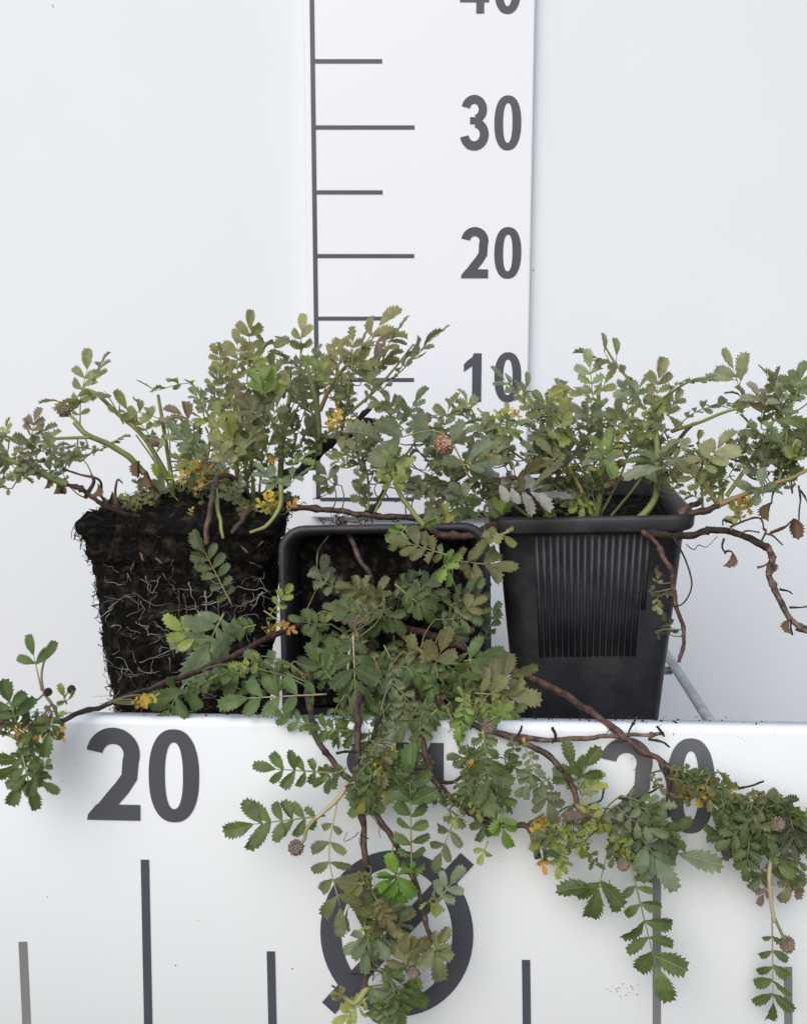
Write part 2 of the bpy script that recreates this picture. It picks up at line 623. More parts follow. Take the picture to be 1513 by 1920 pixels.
# scale line and ticks
xline = RP.loc(588, 250).x
s0, s1 = RP.loc(588, 936).y, 0.40
tw = RP.loc(588 + 8.5, 250).x - xline
RP.decal('scale_line', ruler, [poly([(xline - tw / 2, s0), (xline + tw / 2, s0), (xline + tw / 2, s1), (xline - tw / 2, s1)])])
y35, y10 = RP.loc(650, 114).y, RP.loc(650, 712).y
step = (y35 - y10) / 5
xs_, xm = RP.loc(717, 250).x, RP.loc(777, 250).x
th = RP.loc(650, 235).y - RP.loc(650, 242.8).y
for i in range(-2, 9):
    yy = y10 + i * step
    if yy > 0.4:
        break
    xe = xm if i % 2 == 0 else xs_
    RP.decal('tick_mark', ruler, [poly([(xline + tw / 2 + 2e-5, yy - th / 2), (xe, yy - th / 2), (xe, yy + th / 2), (xline + tw / 2 + 2e-5, yy + th / 2)])])
for chs, v0, v1 in (('40', -76, 25), ('30', 178, 281), ('20', 425, 522), ('10', 660, 754)):
    cx = {'4': (862, 918), '3': (864, 917), '2': (864, 916), '1': (869, 903)}[chs[0]]
    RP.char('digit', ruler, chs[0], cx[0], v0 + (2 if chs[0] == '1' else 0), cx[1], v1 - 1, 16.5, 'printed numeral ' + chs[0])
    RP.char('digit', ruler, '0', 926, v0, 978, v1, 16.5, 'printed numeral 0')

# ------------------------------------------------------------------ front panel (diameter gauge)
p0, p1, p2 = W(157, 1350, 42.4), W(1354, 1350, 41.0), W(750, 1900, 42.15)
fn = (p1 - p0).cross(p2 - p0).normalized()
if fn.dot(CAM - p0) < 0:
    fn = -fn
e0, e1 = hit(0, 1343, p0, fn), hit(1513, 1364, p0, fn)
FP = Plane(e0.lerp(e1, 0.5), e1 - e0, fn)
gauge = thing('front_panel', FP.o, 'white sheet metal panel below the plants, printed 20 CM 20 and a diameter sign', 'panel')
prof = [(-0.30, 0.0)]
R0 = 0.003
for i in range(0, 9):
    aa = math.pi / 2 * i / 8
    prof.append((-R0 + R0 * math.sin(aa), -R0 + R0 * math.cos(aa)))
prof += [(0.0, -0.009), (-0.0015, -0.009), (-0.0015, -R0)]
for i in range(8, -1, -1):
    aa = math.pi / 2 * i / 8
    r = R0 - 0.0015
    prof.append((-R0 + r * math.sin(aa), -R0 + r * math.cos(aa)))
prof += [(-0.30, -0.0015)]
V, Fc = [], []
xsamp = [-0.32 + 0.64 * i / 16 for i in range(17)]
for x in xsamp:
    for (y, z) in prof:
        V.append(Vector((x, y, z)))
n = len(prof)
for i in range(16):
    for k in range(n):
        k2 = (k + 1) % n
        Fc.append((i * n + k, (i + 1) * n + k, (i + 1) * n + k2, i * n + k2))
me = mesh('sheet', V, Fc, M_FRONT)
put('sheet', me, gauge, FP.mw)
FP.char('digit', gauge, '2', 164, 1365, 262, 1537, 30, 'printed numeral 2')
FP.char('digit', gauge, '0', 280, 1368, 373, 1541, 30, 'printed numeral 0')
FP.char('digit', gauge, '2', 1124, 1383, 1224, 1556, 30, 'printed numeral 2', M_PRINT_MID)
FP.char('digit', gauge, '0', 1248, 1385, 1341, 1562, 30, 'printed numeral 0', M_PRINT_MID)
FP.char('letter', gauge, 'C', 650, 1393, 728, 1463, 21, 'printed letter C')
FP.char('letter', gauge, 'M', 742, 1393, 832, 1462, 24, 'printed letter M')
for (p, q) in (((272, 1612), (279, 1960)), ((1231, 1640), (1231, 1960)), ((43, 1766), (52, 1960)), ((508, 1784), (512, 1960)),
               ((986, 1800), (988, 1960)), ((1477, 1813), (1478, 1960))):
    FP.bar('tick_mark', gauge, p, q, 15.5, ink=M_PRINT_PALE if p[0] in (43, 1231, 1477) else None)
a, b = FP.loc(601, 1902), FP.loc(888, 1597)
wv = b - a
tt = (FP.loc(640, 1750) - FP.loc(601, 1750)).length
pc = glyph('O', wv.x, wv.y, tt)
sa, sb = FP.loc(616, 1890) - a, FP.loc(876, 1610) - a
d = (sb - sa).normalized()
nrm = Vector((-d.y, d.x)) * tt * 0.42
# the slash is cut where it crosses the ring so the print lies in one layer
FP.decal('diameter_sign', gauge, pc, (a.x, a.y), label='printed diameter sign ring')
FP.decal('diameter_slash', gauge, [poly([sa + nrm, sa - nrm, sb - nrm, sb + nrm])], (a.x, a.y), lift=0.0006, label='slash of the diameter sign')


# ------------------------------------------------------------------ pots
def rsq(h, r, z, k=6):
    o = []
    for cx, cy, a0 in ((h - r, h - r, 0), (-h + r, h - r, 90), (-h + r, -h + r, 180), (h - r, -h + r, 270)):
        for i in range(k + 1):
            a = math.radians(a0 + 90 * i / k)
            o.append(Vector((cx + r * math.cos(a), cy + r * math.sin(a), z)))
    return o


def loft(rings, cap0=True, cap1=True):
    V, Fc = [], []
    n = len(rings[0])
    for rg in rings:
        V += rg
    for i in range(len(rings) - 1):
        for k in range(n):
            k2 = (k + 1) % n
            Fc.append((i * n + k, i * n + k2, (i + 1) * n + k2, (i + 1) * n + k))
    if cap0:
        Fc.append(tuple(range(n))[::-1])
    if cap1:
        Fc.append(tuple((len(rings) - 1) * n + k for k in range(n)))
    return V, Fc


PH_, PT, PB = 0.120, 0.0500, 0.0400


def half(z):
    return PB + (PT - PB) * z / PH_


rg = [rsq(half(-0.012) - 0.002, 0.010, -0.012), rsq(half(-0.010), 0.011, -0.010), rsq(half(0.04), 0.012, 0.04), rsq(half(0.08), 0.012, 0.08),
      rsq(half(0.1115), 0.012, 0.1115), rsq(half(0.1115) + 0.0005, 0.012, 0.112), rsq(PT + 0.0030, 0.0125, 0.1123),
      rsq(PT + 0.0037, 0.013, 0.1135), rsq(PT + 0.0040, 0.013, 0.119), rsq(PT + 0.0034, 0.013, 0.1206), rsq(PT + 0.0018, 0.012, 0.1210),
      rsq(PT + 0.0006, 0.011, 0.1204), rsq(half(0.110) - 0.0012, 0.0105, 0.110), rsq(half(0.06) - 0.0012, 0.0105, 0.06), rsq(PB - 0.0014, 0.009, 0.002)]
ME_POT = mesh('pot_body', *loft(rg), M_POT)


def rib_mesh(x, z0, z1, wd):
    V, Fc = [], []
    for z in (z0, z1):
        hh = half(z)
        xx = x * (hh / half(0.1)) ** 0.8
        for dx, dy in ((-wd, 0.0004), (-wd * .75, -0.0007), (-wd * .25, -0.0012), (wd * .25, -0.0012), (wd * .75, -0.0007), (wd, 0.0004)):
            V.append(Vector((xx + dx, -hh + dy, z)))
    for k in range(5):
        Fc.append((k, k + 1, k + 7, k + 6))
    Fc.append((0, 6, 11, 5))
    Fc.append((5, 4, 3, 2, 1, 0))
    Fc.append((6, 7, 8, 9, 10, 11))
    return mesh('rib', V, Fc, M_POT)


ME_RIBS = []
for i in range(17):
    x = (-0.5 + i / 16) * 0.0575
    edge = i in (0, 1, 15, 16)
    ME_RIBS.append(rib_mesh(x, 0.068 if i == 16 else 0.041, 0.1105, 0.0014))


def make_pot(mw, label, cat='pot'):
    p = put('plant_pot', None, None, mw, label, cat, None)
    put('pot_body', ME_POT, p, mw)
    for m_ in ME_RIBS:
        put('rib', m_, p, mw)
    return p


# upright pot on the right
top = W(1113, 984, 55.2)
rot = Matrix.Rotation(math.radians(-3.5), 4, 'Z') @ Matrix.Rotation(math.radians(-1.6), 4, 'Y') @ Matrix.Rotation(math.radians(4), 4, 'X')
off = rot.to_3x3() @ Vector((0, -PT - 0.004, 0.117))
POT_R = Matrix.Translation(top - off) @ rot
make_pot(POT_R, 'upright black plastic pot with ribbed front holding the bushy plant')
# pot lying on its side, mouth towards the viewer
cen = W(723, 1181, 54.5)
rot = Matrix.Rotation(math.radians(-1.0), 4, 'Y') @ Matrix.Rotation(math.radians(85), 4, 'X') @ Matrix.Rotation(math.radians(180), 4, 'Z')
POT_M = Matrix.Translation(cen - rot.to_3x3() @ Vector((0, 0, 0.121))) @ rot
make_pot(POT_M, 'black plastic pot lying on its side with its mouth facing forward')

# ------------------------------------------------------------------ wire rack that carries the pots
ZR = min((POT_R @ Vector((x, y, -0.012))).z for x in (-.03, .03) for y in (-.03, .03)) - 0.0035
rack = thing('wire_rack', Vector((0, W(756, 960, 60).y, ZR)), 'galvanised grey wire rack under the black pots', 'rack')


def at_z(u, v):
    d = ray(u, v)
    return CAM + d * ((ZR - CAM.z) / d.z)


yf, yb = FP.o.y + 0.030, YB - 0.004
rr_ = at_z(1300, 1340)
for (xa, xb) in ((rr_.x - 0.003, rr_.x + 0.020), (0.050, 0.062), (-0.05, -0.058), (-0.15, -0.165)):
    pa, pb = Vector((xa, yf, ZR)), Vector((xb, yb, ZR))
    V, Fc = tube([pa, pb.lerp(pa, .5), pb], 0.0033, 10)
    put('rod', mesh('rod', V, Fc, M_STEEL), rack)
for yy in (yf + 0.006, W(756, 960, 57).y, W(756, 1000, 74).y):
    V, Fc = tube([Vector((-0.19, yy, ZR - 0.0062)), Vector((0, yy, ZR - 0.0062)), Vector((0.19, yy, ZR - 0.0062))], 0.0028, 10)
    put('rod', mesh('rod', V, Fc, M_STEEL), rack)
#PLANTS
# ------------------------------------------------------------------ leaflets
M_STEM['olivedark'] = stem_mat('petiole_dull', (0.10, 0.11, 0.045), (0.19, 0.17, 0.075), 90, 0.5, 0.2)

def leaflet_mesh(seed, aspect=0.56, fold=0.16, arch=0.12, teeth=7, cut=0.77):
    """one serrate leaflet, unit length along +x, blade in xy, upper face +z"""
    rnd = random.Random(seed)
    xs = [0.0, 0.06, 0.16]
    nt_ = teeth
    pts = []                                   # (x, half width factor, edge offset) notch / tip pairs
    def hw(x):
        if x > 0.6:
            return aspect / 2 * math.sqrt(max(0.0, 1 - ((x - .6) / .425) ** 2))
        return aspect / 2 * max(0.0, 1 - ((.6 - x) / .6) ** 2.1) ** 0.9
    rows = [(0.0, 0.025, 0.0), (0.07, max(.03, hw(0.07)), 0.0)]
    x0, x1 = 0.17, 0.97
    for i in range(nt_):
        xa = x0 + (x1 - x0) * (i / nt_)
        xb = x0 + (x1 - x0) * ((i + 1) / nt_)
        j = rnd.uniform(0.94, 1.05)
        xm_ = xa + (xb - xa) * .52
        rows.append((xa, hw(xa) * cut * j, -0.01))
        rows.append((xm_, hw(xm_) * 1.06 * j, 0.055))
    rows.append((x1, aspect * 0.10, 0.0))
    V, UV = [], []
    sk = rnd.uniform(-.06, .06)
    for (x, h, dx) in rows:
        for q in (-1, -0.5, 0, 0.5, 1):
            y = q * h
            xx = x + (dx if abs(q) == 1 else 0) + abs(q) * h * 0.16
            z = fold * abs(y) + arch * (-(x - .35) ** 2 + 0.12) + 0.018 * math.sin(x * 21 + q * 3 + seed) * abs(q)
            if abs(q) == 0.5:
                z += 0.02
            V.append(Vector((xx * 0.96, y + sk * x * x, z - arch * 0.0)))
            UV.append((x, 0.5 + q * h / aspect))
    tip = len(V)
    V.append(Vector((1.01, sk, fold * 0 + arch * (-(0.65) ** 2 + 0.12))))
    UV.append((1.0, 0.5))
    Fc = []
    for i in range(len(rows) - 1):
        for k in range(4):
            a = i * 5 + k
            Fc.append((a, a + 5, a + 6, a + 1))
    l = (len(rows) - 1) * 5
    for k in range(4):
        Fc.append((l + k, tip, l + k + 1))
    Fc = [f[::-1] for f in Fc]
    z0 = V[2].z
    V = [v - Vector((0, 0, z0)) for v in V]
    me = mesh('leaflet', V, Fc, M_LEAF, uvs=UV)
    if sum(p.normal.z for p in me.polygons) < 0:
        me.flip_normals()
    return me


LFT = [leaflet_mesh(i, aspect=0.49 + 0.035 * (i % 5), fold=(0.05, 0.2, 0.42, 0.65, 0.12, 0.3)[i % 6], arch=(0.05, 0.35, 0.2, 0.55, -0.15, 0.4, 0.1)[i % 7],
                    teeth=(5, 6, 7)[i % 3]) for i in range(18)]
NBIG = len(LFT)
LFT += [leaflet_mesh(40 + i, aspect=0.62 + 0.05 * (i % 4), fold=(0.1, 0.3, 0.5, 0.7)[i % 4], arch=(0.1, 0.45, -0.2, 0.6, 0.25)[i % 5], teeth=(3, 4, 4)[i % 3], cut=0.58)
        for i in range(12)]
LFT_DATA = []
for m_ in LFT:
    LFT_DATA.append(([v.co.copy() for v in m_.vertices], [tuple(p.vertices) for p in m_.polygons],
                     [tuple(u.uv) for u in m_.uv_layers[0].data]))

COLS = {
    'd': (0.098, 0.150, 0.048), 'g': (0.150, 0.172, 0.085), 'o': (0.185, 0.176, 0.070), 'l': (0.265, 0.280, 0.130),
    'b': (0.190, 0.240, 0.145), 'y': (0.300, 0.350, 0.090), 'f': (0.185, 0.290, 0.060), 'F': (0.140, 0.280, 0.035), 'p': (0.190, 0.122, 0.105),
    'w': (0.360, 0.380, 0.320), 'Y': (0.620, 0.440, 0.060), 'O': (0.520, 0.260, 0.050), 'k': (0.058, 0.070, 0.038),
}


class Plant:
    def __init__(s, name, loc, label, cat, group):
        s.root = thing(name, loc, label, cat, group)
        s.leaves = []          # specs
        s.anchors = []         # stem sample points

    def stem(s, pts, r, col, name='stem', wob=0.25, tip=0.6, sides=8, n=10, z=None, anchor=True, knots=0):
        """pts: (u, v, z) list; r: px radius at the given distance"""
        P = [W(*(p if len(p) == 3 else (*p, z))) for p in pts]
        zz = [p[2] if len(p) == 3 else z for p in pts]
        path = catmull(P, n)
        N = len(path)
        if col not in ('green', 'olive', 'fibre', 'root'):
            r *= 0.86
        if col in ('brown', 'red') and wob == .25:
            wob = .4
        rm = r * (sum(zz) / len(zz)) / 100 / F
        rad = [r * (q - CAM).dot(CF) / F * (1 + (tip - 1) * i / (N - 1)) for i, q in enumerate(path)]
        rnd = random.Random(int(pts[0][0] * 7 + pts[0][1]))
        for _ in range(knots):
            k = rnd.randrange(1, N - 1)
            rad[k] *= rnd.uniform(1.12, 1.38)
        if wob:
            path = [p + Vector((noise.noise(p * 120), noise.noise(p * 120 + Vector((5, 0, 0))), noise.noise(p * 120 + Vector((0, 9, 0))))) * rm * wob * 2.2 for p in path]
        V, Fc = tube(path, rad, sides, wob, seed=pts[0][0])
        o = path[0].copy()
        me = mesh(name, [v - o for v in V], Fc, M_STEM[col] if isinstance(col, str) else col)
        ob = put(name, me, s.root, Matrix.Translation(o))
        if anchor:
            s.anchors += path
        return ob

    def leaf(s, bx, by, tx, ty, n, col, ang=10, size=None, z0=58, z1=None, sag=0, pet='green', back=False, t0=None, petlen=None):
        if z0 > 50 and by < 905:
            ang = min(80, ang * 0.8 + 30)                     # crown foliage holds its blades level
        s.leaves.append(dict(b=(bx, by), t=(tx, ty), n=n, col=col, ang=ang, size=size, z0=z0, z1=z1, sag=sag, pet=pet, back=back, t0=t0))

    def rows(s, z, txt, dz=0.0, jz=1.5):
        rnd = random.Random(int(z * 100) + len(txt))
        for ln in txt.strip().splitlines():
            ln = ln.split('#')[0].strip()
            if not ln:
                continue
            w_ = ln.split()
            bx, by = map(float, w_[0].split(','))
            tx, ty = map(float, w_[1].split(','))
            n, col = int(w_[2]), w_[3]
            kw = dict(x.split('=') for x in w_[4:])
            ang = float(kw.get('a', 12))
            zz = float(kw.get('z', z)) + rnd.uniform(-jz, jz)
            L = math.hypot(tx - bx, ty - by)
            if col in 'YO':
                kw['s'] = float(kw.get('s', 20)) * .72
            elif n >= 1:
                kw['s'] = float(kw.get('s', max(16, min(62, .36 * L)))) * (1.0 if zz > 50 and by > 980 else .84 if zz > 50 else .9)
                n += (n >= 2)
            s.leaf(bx, by, tx, ty, n, col, ang, float(kw['s']) if 's' in kw else None, zz, zz + float(kw.get('dz', dz + rnd.uniform(-.22, .12) * L / 36)),
                   float(kw.get('g', 0)), kw.get('p', 'green'), t0=float(kw['t']) if 't' in kw else None)

    def fill(s, cx, cy, rx, ry, z0, z1, cnt, cols, smin, smax, ang=20, away=None, seed=0, n=(2, 4)):
        """small leaves spread through a clump; petioles run to the nearest stem"""
        rnd = random.Random(seed * 977 + int(cx) * 3 + int(cy))
        if z0 > 50:
            cnt, smin, smax = int(cnt * .78 + .5), smin * 1.12, smax * 1.15
        for _ in range(cnt):
            a, q = rnd.uniform(0, 2 * math.pi), math.sqrt(rnd.random())
            u, v = cx + rx * q * math.cos(a), cy + ry * q * math.sin(a)
            if away:
                dr = math.atan2(v - away[1], u - away[0]) + rnd.gauss(0, 0.6)
            else:
                dr = rnd.uniform(0, 2 * math.pi)
            sz = rnd.uniform(smin, smax)
            nn = rnd.randint(*n)
            L = sz * (0.9 + 0.5 * nn)
            zz = rnd.uniform(z0, z1)
            s.leaf(u - math.cos(dr) * L * .5, v - math.sin(dr) * L * .5, u + math.cos(dr) * L * .5, v + math.sin(dr) * L * .5, nn, rnd.choice(cols),
                   ang + rnd.gauss(0, 22), sz, zz, zz + rnd.uniform(-.25, .15) * L / 36, rnd.uniform(-.1, .15) * L, t0=0.12, pet='olivedark')
            s.leaves[-1]['link'] = True

    def build(s, budget=290):
        rnd = random.Random(len(s.leaves))
        for L in s.leaves:
            ln = math.hypot(L['t'][0] - L['b'][0], L['t'][1] - L['b'][1])
            L['len'] = ln
            if L['size'] is None:
                L['size'] = max(16, min(62, 0.36 * ln))
        order = sorted(s.leaves, key=lambda q: -q['size'] * 10000 / q['z0'])
        used = 0
        for L in order:
            k = 2 * L['n'] + 1
            L['split'] = used + k <= budget and not L.get('link')
            if L['split']:
                used += k
        for L in s.leaves:
            s._make(L, rnd)

    def _make(s, L, rnd):
        z0, z1 = L['z0'], L['z1'] if L['z1'] is not None else L['z0']
        (bx, by), (tx, ty) = L['b'], L['t']
        size, n, ln = L['size'], L['n'], L['len']
        f = max(0.05, 1 - size * 0.86 / max(ln, 1))          # rachis ends at the base of the end leaflet
        ex, ey = bx + (tx - bx) * f, by + (ty - by) * f
        px, py = -(ty - by) / max(ln, 1), (tx - bx) / max(ln, 1)
        if py > 0:
            px, py = -px, -py                                 # sag > 0 arches upward
        mx_, my_ = (bx + ex) / 2 + px * L['sag'] * 1.3, (by + ey) / 2 + py * L['sag'] * 1.3
        B, Mp, E = W(bx, by, z0), W(mx_, my_, (z0 + z1) / 2 - rnd.uniform(0, .2)), W(ex, ey, z0 + (z1 - z0) * f)
        T = W(tx, ty, z1)
        path = catmull([B, Mp, E], 5)
        zm = (z0 + z1) / 2 / 100 / F
        sz = size * zm
        cum = [0]
        for i in range(1, len(path)):
            cum.append(cum[-1] + (path[i] - path[i - 1]).length)
        tot = cum[-1] or 1e-6

        def at(t):
            q = t * tot
            for i in range(1, len(path)):
                if cum[i] >= q:
                    k = (q - cum[i - 1]) / max(1e-9, cum[i] - cum[i - 1])
                    return path[i - 1].lerp(path[i], k), (path[i] - path[i - 1]).normalized()
            return path[-1].copy(), (path[-1] - path[-2]).normalized()

        toc = (CAM - (B + E) / 2).normalized()
        ang = math.radians(L['ang'] + rnd.gauss(0, 7))
        upv = (Vector((0, 0, 1)) - toc * toc.z).normalized()
        N0 = toc * math.cos(ang) + upv * math.sin(ang) + Vector((rnd.gauss(0, .13), 0, rnd.gauss(0, .06)))
        rr = max(0.0003, sz * (0.014 if L.get('link') else 0.022))
        t0 = L['t0'] if L['t0'] is not None else max(0.06, 1 - size * 0.60 * n / max(1, ln * f))
        parts = []
        base = COLS[L['col']]
        jit = [rnd.uniform(.82, 1.2), rnd.uniform(.92, 1.1), rnd.uniform(.9, 1.1)]
        if z0 > 50 and by < 905 and L['col'] not in 'YO':      # paler young crown leaves, with hazy glare painted into their colour
            base = tuple(c * .78 + q * .22 for c, q in zip(base, (.37, .39, .21)))
        colr = tuple(c * jit[0] * j for c, j in zip(base, (jit[1], 1.0, jit[2])))
        for i in range(n):
            t = t0 + (1 - t0) * ((i + 0.35) / n) ** 0.92 * 0.97
            k = (0.36 + 0.64 * ((i + 1) / n)) * rnd.uniform(.86, 1.12)
            for sd_ in (-1, 1):
                p, tg = at(min(1, t + rnd.uniform(-.02, .02)))
                parts.append((p, tg, sd_ * math.radians(rnd.uniform(48, 72) - 10 * (i == n - 1)), sz * k * (0.92 if i == n - 1 else 1) * rnd.uniform(.88, 1.06)))
        tg = (T - path[-1])
        tg = tg.normalized() if tg.length > 1e-5 else at(1)[1]
        parts.append((path[-1], tg, math.radians(rnd.gauss(0, 6)), sz * rnd.uniform(.94, 1.06)))
        # petiole and rachis
        P2 = list(path)
        if L.get('link') and s.anchors:
            a = min(s.anchors, key=lambda q: (q - B).length)
            if 0.002 < (a - B).length < 0.04:
                dirn = (path[1] - path[0]).normalized()
                midp = a.lerp(B, .55) - dirn * (a - B).length * 0.10
                P2 = catmull([a, midp, B], 4)[:-1] + P2
        V, Fc = tube(P2, [rr * (1.35 - 0.75 * i / (len(P2) - 1)) for i in range(len(P2))], 5)
        pm = M_STEM[L['pet']]
        mats, idx = [pm, M_LEAF], [0] * len(Fc)
        UVL = [(0, 0)] * sum(len(q) for q in Fc)
        lob = []
        for (p, tg, a, sl) in parts:
            nn = (N0 - tg * N0.dot(tg))
            if nn.length < .05:
                nn = tg.orthogonal()
            nn.normalize()
            nn = (nn + Vector((rnd.gauss(0, .16), rnd.gauss(0, .16), rnd.gauss(0, .16)))).normalized()
            nn = (nn - tg * nn.dot(tg)).normalized()
            d = Matrix.Rotation(a, 3, nn) @ tg
            y = nn.cross(d)
            tw = rnd.gauss(0, .22) + (0.25 if a > 0 else -0.25 if a < 0 else 0) * rnd.uniform(-1, 1)
            R = Matrix((d, y, nn)).transposed() @ Matrix.Rotation(tw, 3, 'X') @ Matrix.Rotation(rnd.gauss(0.02, .16), 3, 'Y')
            mw = Matrix.Translation(p) @ (R.to_4x4() @ Matrix.Diagonal((sl, sl * rnd.uniform(.88, 1.1), sl, 1)))
            small = sl / zm < 31
            lob.append((rnd.randrange(NBIG, len(LFT)) if small else rnd.randrange(NBIG), mw))
        o = Matrix.Translation(B)
        oi = Matrix.Translation(-B)
        nm = 'leaf'
        if L['split']:
            me = mesh('leaf_rachis', [v - B for v in V], Fc, [pm])
            ob = put(nm, me, s.root, o)
            for vi, mw in lob:
                cj = rnd.uniform(.86, 1.14)
                put('leaflet', LFT[vi], ob, mw, color=tuple(c * cj for c in colr))
        else:
            for vi, mw in lob:
                lv, lf, lu = LFT_DATA[vi]
                b0 = len(V)
                V += [mw @ q for q in lv]
                Fc += [tuple(b0 + i for i in q) for q in lf]
                idx += [1] * len(lf)
                UVL = UVL + lu
            me = mesh('leaf_blade', [v - B for v in V], Fc, mats, idx)
            ul = me.uv_layers.new(name='UVMap')
            ul.data.foreach_set('uv', [c for q in UVL for c in q])
            put(nm, me, s.root, o, color=colr)

    def flower(s, u, v, r_px, z, stalk=None, m=None, el=1.0):
        c = W(u, v, z)
        R = r_px * z / 100 / F
        V, Fc = [], []
        N = 90
        for i in range(N):                                     # tight ball of buds
            yy = 1 - 2 * (i + .5) / N
            rad = math.sqrt(1 - yy * yy)
            ph = i * 2.399963
            d = Vector((rad * math.cos(ph), rad * math.sin(ph), yy))
            x = d.orthogonal().normalized()
            y = d.cross(x)
            b0 = len(V)
            h = 1 + 0.13 * math.sin(i * 12.9)
            for (rr, hh) in ((0.17, 0.72), (0.2, 0.9), (0.1, 1.03 * h)):
                for k in range(5):
                    a = 2 * math.pi * k / 5
                    q = (d * hh + (x * math.cos(a) + y * math.sin(a)) * rr)
                    V.append(Vector((q.x, q.y, q.z * el)) * R * .95)
            for j in range(2):
                for k in range(5):
                    k2 = (k + 1) % 5
                    Fc.append((b0 + j * 5 + k, b0 + j * 5 + k2, b0 + j * 5 + 5 + k2, b0 + j * 5 + 5 + k))
            Fc.append(tuple(b0 + 10 + k for k in range(5)))
        ob = put('flower_head', mesh('flower_head', V, Fc, m or M_FLOWER), s.root, Matrix.Translation(c))
        if stalk:
            P = [W(*q) for q in stalk] + [c]
            pa = catmull(P, 6)
            V, Fc = tube(pa, R * 0.22, 6)
            put('stalk', mesh('stalk', V, Fc, M_STEM['green']), ob)
        return ob


GRP = 'creeping plants set out on the rack'
RB_TOP = W(330, 985, 55.3)
left = Plant('creeping_plant', RB_TOP + Vector((0, .05, -.118)), 'bushy creeping plant lifted out of its pot with bare dark root ball', 'plant', GRP)
mid = Plant('creeping_plant', POT_M @ Vector((0, 0, 0.10)), 'creeping plant in the toppled pot, its leafy runners hanging over the white panel', 'plant', GRP)
right = Plant('creeping_plant', POT_R @ Vector((0, 0, 0.112)), 'bushy creeping plant growing in the upright ribbed pot', 'plant', GRP)


# ------------------------------------------------------------------ root balls / soil
def soil_block(name, rings_fn, nz, nk, amp, parent, mw, seed, top_amp=None, mound=0.0):
    """closed rough block: rings_fn(t) -> list of Vectors (ring) for t in 0..1 bottom to top"""
    rings = [rings_fn(i / nz) for i in range(nz + 1)]
    n = len(rings[0])
    cen_top = sum(rings[-1], Vector()) / n
    cen_bot = sum(rings[0], Vector()) / n
    caps = 14
    lower = [[cen_bot.lerp(q, k / caps) for q in rings[0]] for k in range(1, caps)]
    upper = [[q.lerp(cen_top, k / caps) for q in rings[-1]] for k in range(1, caps)]
    allr = lower + rings + upper
    V, Fc = [], []
    for ri, rg_ in enumerate(allr):
        for q in rg_:
            out_ = Vector((q.x, q.y, 0))
            out_ = out_.normalized() if out_.length > 1e-6 else Vector()
            istop = ri >= len(lower) + len(rings)
            dn = Vector((0, 0, 1)) if istop else out_
            s_ = q * 55 + Vector((seed, 0, 0))
            h = noise.noise(s_) * 1.0 + 0.75 * noise.noise(s_ * 2.3) + 0.55 * noise.noise(s_ * 5.1) + 0.4 * noise.noise(s_ * 11)
            m_ = mound * math.exp(-((q.x - .008) ** 2 + q.y ** 2) / .0011) if istop else 0
            V.append(q + dn * (h * (top_amp if (istop and top_amp) else amp) + m_))
    for i in range(len(allr) - 1):
        for k in range(n):
            k2 = (k + 1) % n
            Fc.append((i * n + k, i * n + k2, (i + 1) * n + k2, (i + 1) * n + k))
    Fc.append(tuple(range(n))[::-1])
    Fc.append(tuple((len(allr) - 1) * n + k for k in range(n)))
    return put(name, mesh(name, V, Fc, M_SOIL), parent, mw), V


def dense(ring, m):
    """resample a closed ring to m points"""
    L = [0]
    for i in range(len(ring)):
        L.append(L[-1] + (ring[(i + 1) % len(ring)] - ring[i]).length)
    o = []
    for k in range(m):
        q = L[-1] * k / m
        for i in range(len(ring)):
            if L[i + 1] >= q:
                o.append(ring[i].lerp(ring[(i + 1) % len(ring)], (q - L[i]) / max(1e-9, L[i + 1] - L[i])))
                break
    return o


# bare root ball of the left plant (stands on the rack)
RBH = RB_TOP.z - (ZR + 0.0033)
RBX = W(143, 985, 55.3).x + 0.0492
RBC = Vector((RBX, RB_TOP.y + 0.0535, ZR + 0.0033))
RBM = Matrix.Translation(RBC) @ Matrix.Rotation(math.radians(1.0), 4, 'Z')


def rb_ring(t):
    h = 0.0385 + (0.0485 - 0.0385) * t + (0.0022 if t > 0.84 else 0) + (0.002 if t > .95 else 0)
    return dense(rsq(h, 0.009, RBH * t), 220)


rb, RBV = soil_block('root_ball', rb_ring, 95, 220, 0.0021, left.root, RBM, 3.0, 0.004, 0.012)
# soil of the two potted plants
soil_block('root_ball', lambda t: dense(rsq(half(0.010 + 0.086 * t) - 0.0022, 0.009, 0.010 + 0.086 * t), 120), 12, 120, 0.0004, mid.root, POT_M, 8.0, 0.0035)
soil_block('root_ball', lambda t: dense(rsq(half(0.010 + 0.100 * t) - 0.0022, 0.009, 0.010 + 0.100 * t), 120), 12, 120, 0.0004, right.root, POT_R, 5.0, 0.003)

rnd = random.Random(42)
# fibrous surface of the bare root ball
V, Fc = [], []
nn_ = len(RBV)
for i in range(6500):
    p = RBV[rnd.randrange(nn_)]
    if p.y > 0.02 and p.z < RBH * .9:
        continue
    out_ = Vector((p.x, p.y, 0)).normalized() if p.z < RBH * .93 else Vector((p.x * 3, p.y * 3, .08)).normalized()
    d = Vector((rnd.gauss(0, 1), rnd.gauss(0, 1), rnd.gauss(0, 1)))
    d = (d - out_ * d.dot(out_)).normalized()
    L = rnd.uniform(.002, .008)
    up_ = rnd.uniform(.0, .14) if rnd.random() < .97 else .5
    q = [p - out_ * .0006, p + d * L * .35 + out_ * L * up_ * .4, p + d * L * .75 + out_ * L * up_ * .45 + Vector((rnd.gauss(0, .001), 0, rnd.gauss(0, .001))), p + d * L + out_ * L * up_ * .1]
    tube(q, [rnd.uniform(.00012, .00034)] * 4, 3, V=V, Fc=Fc)
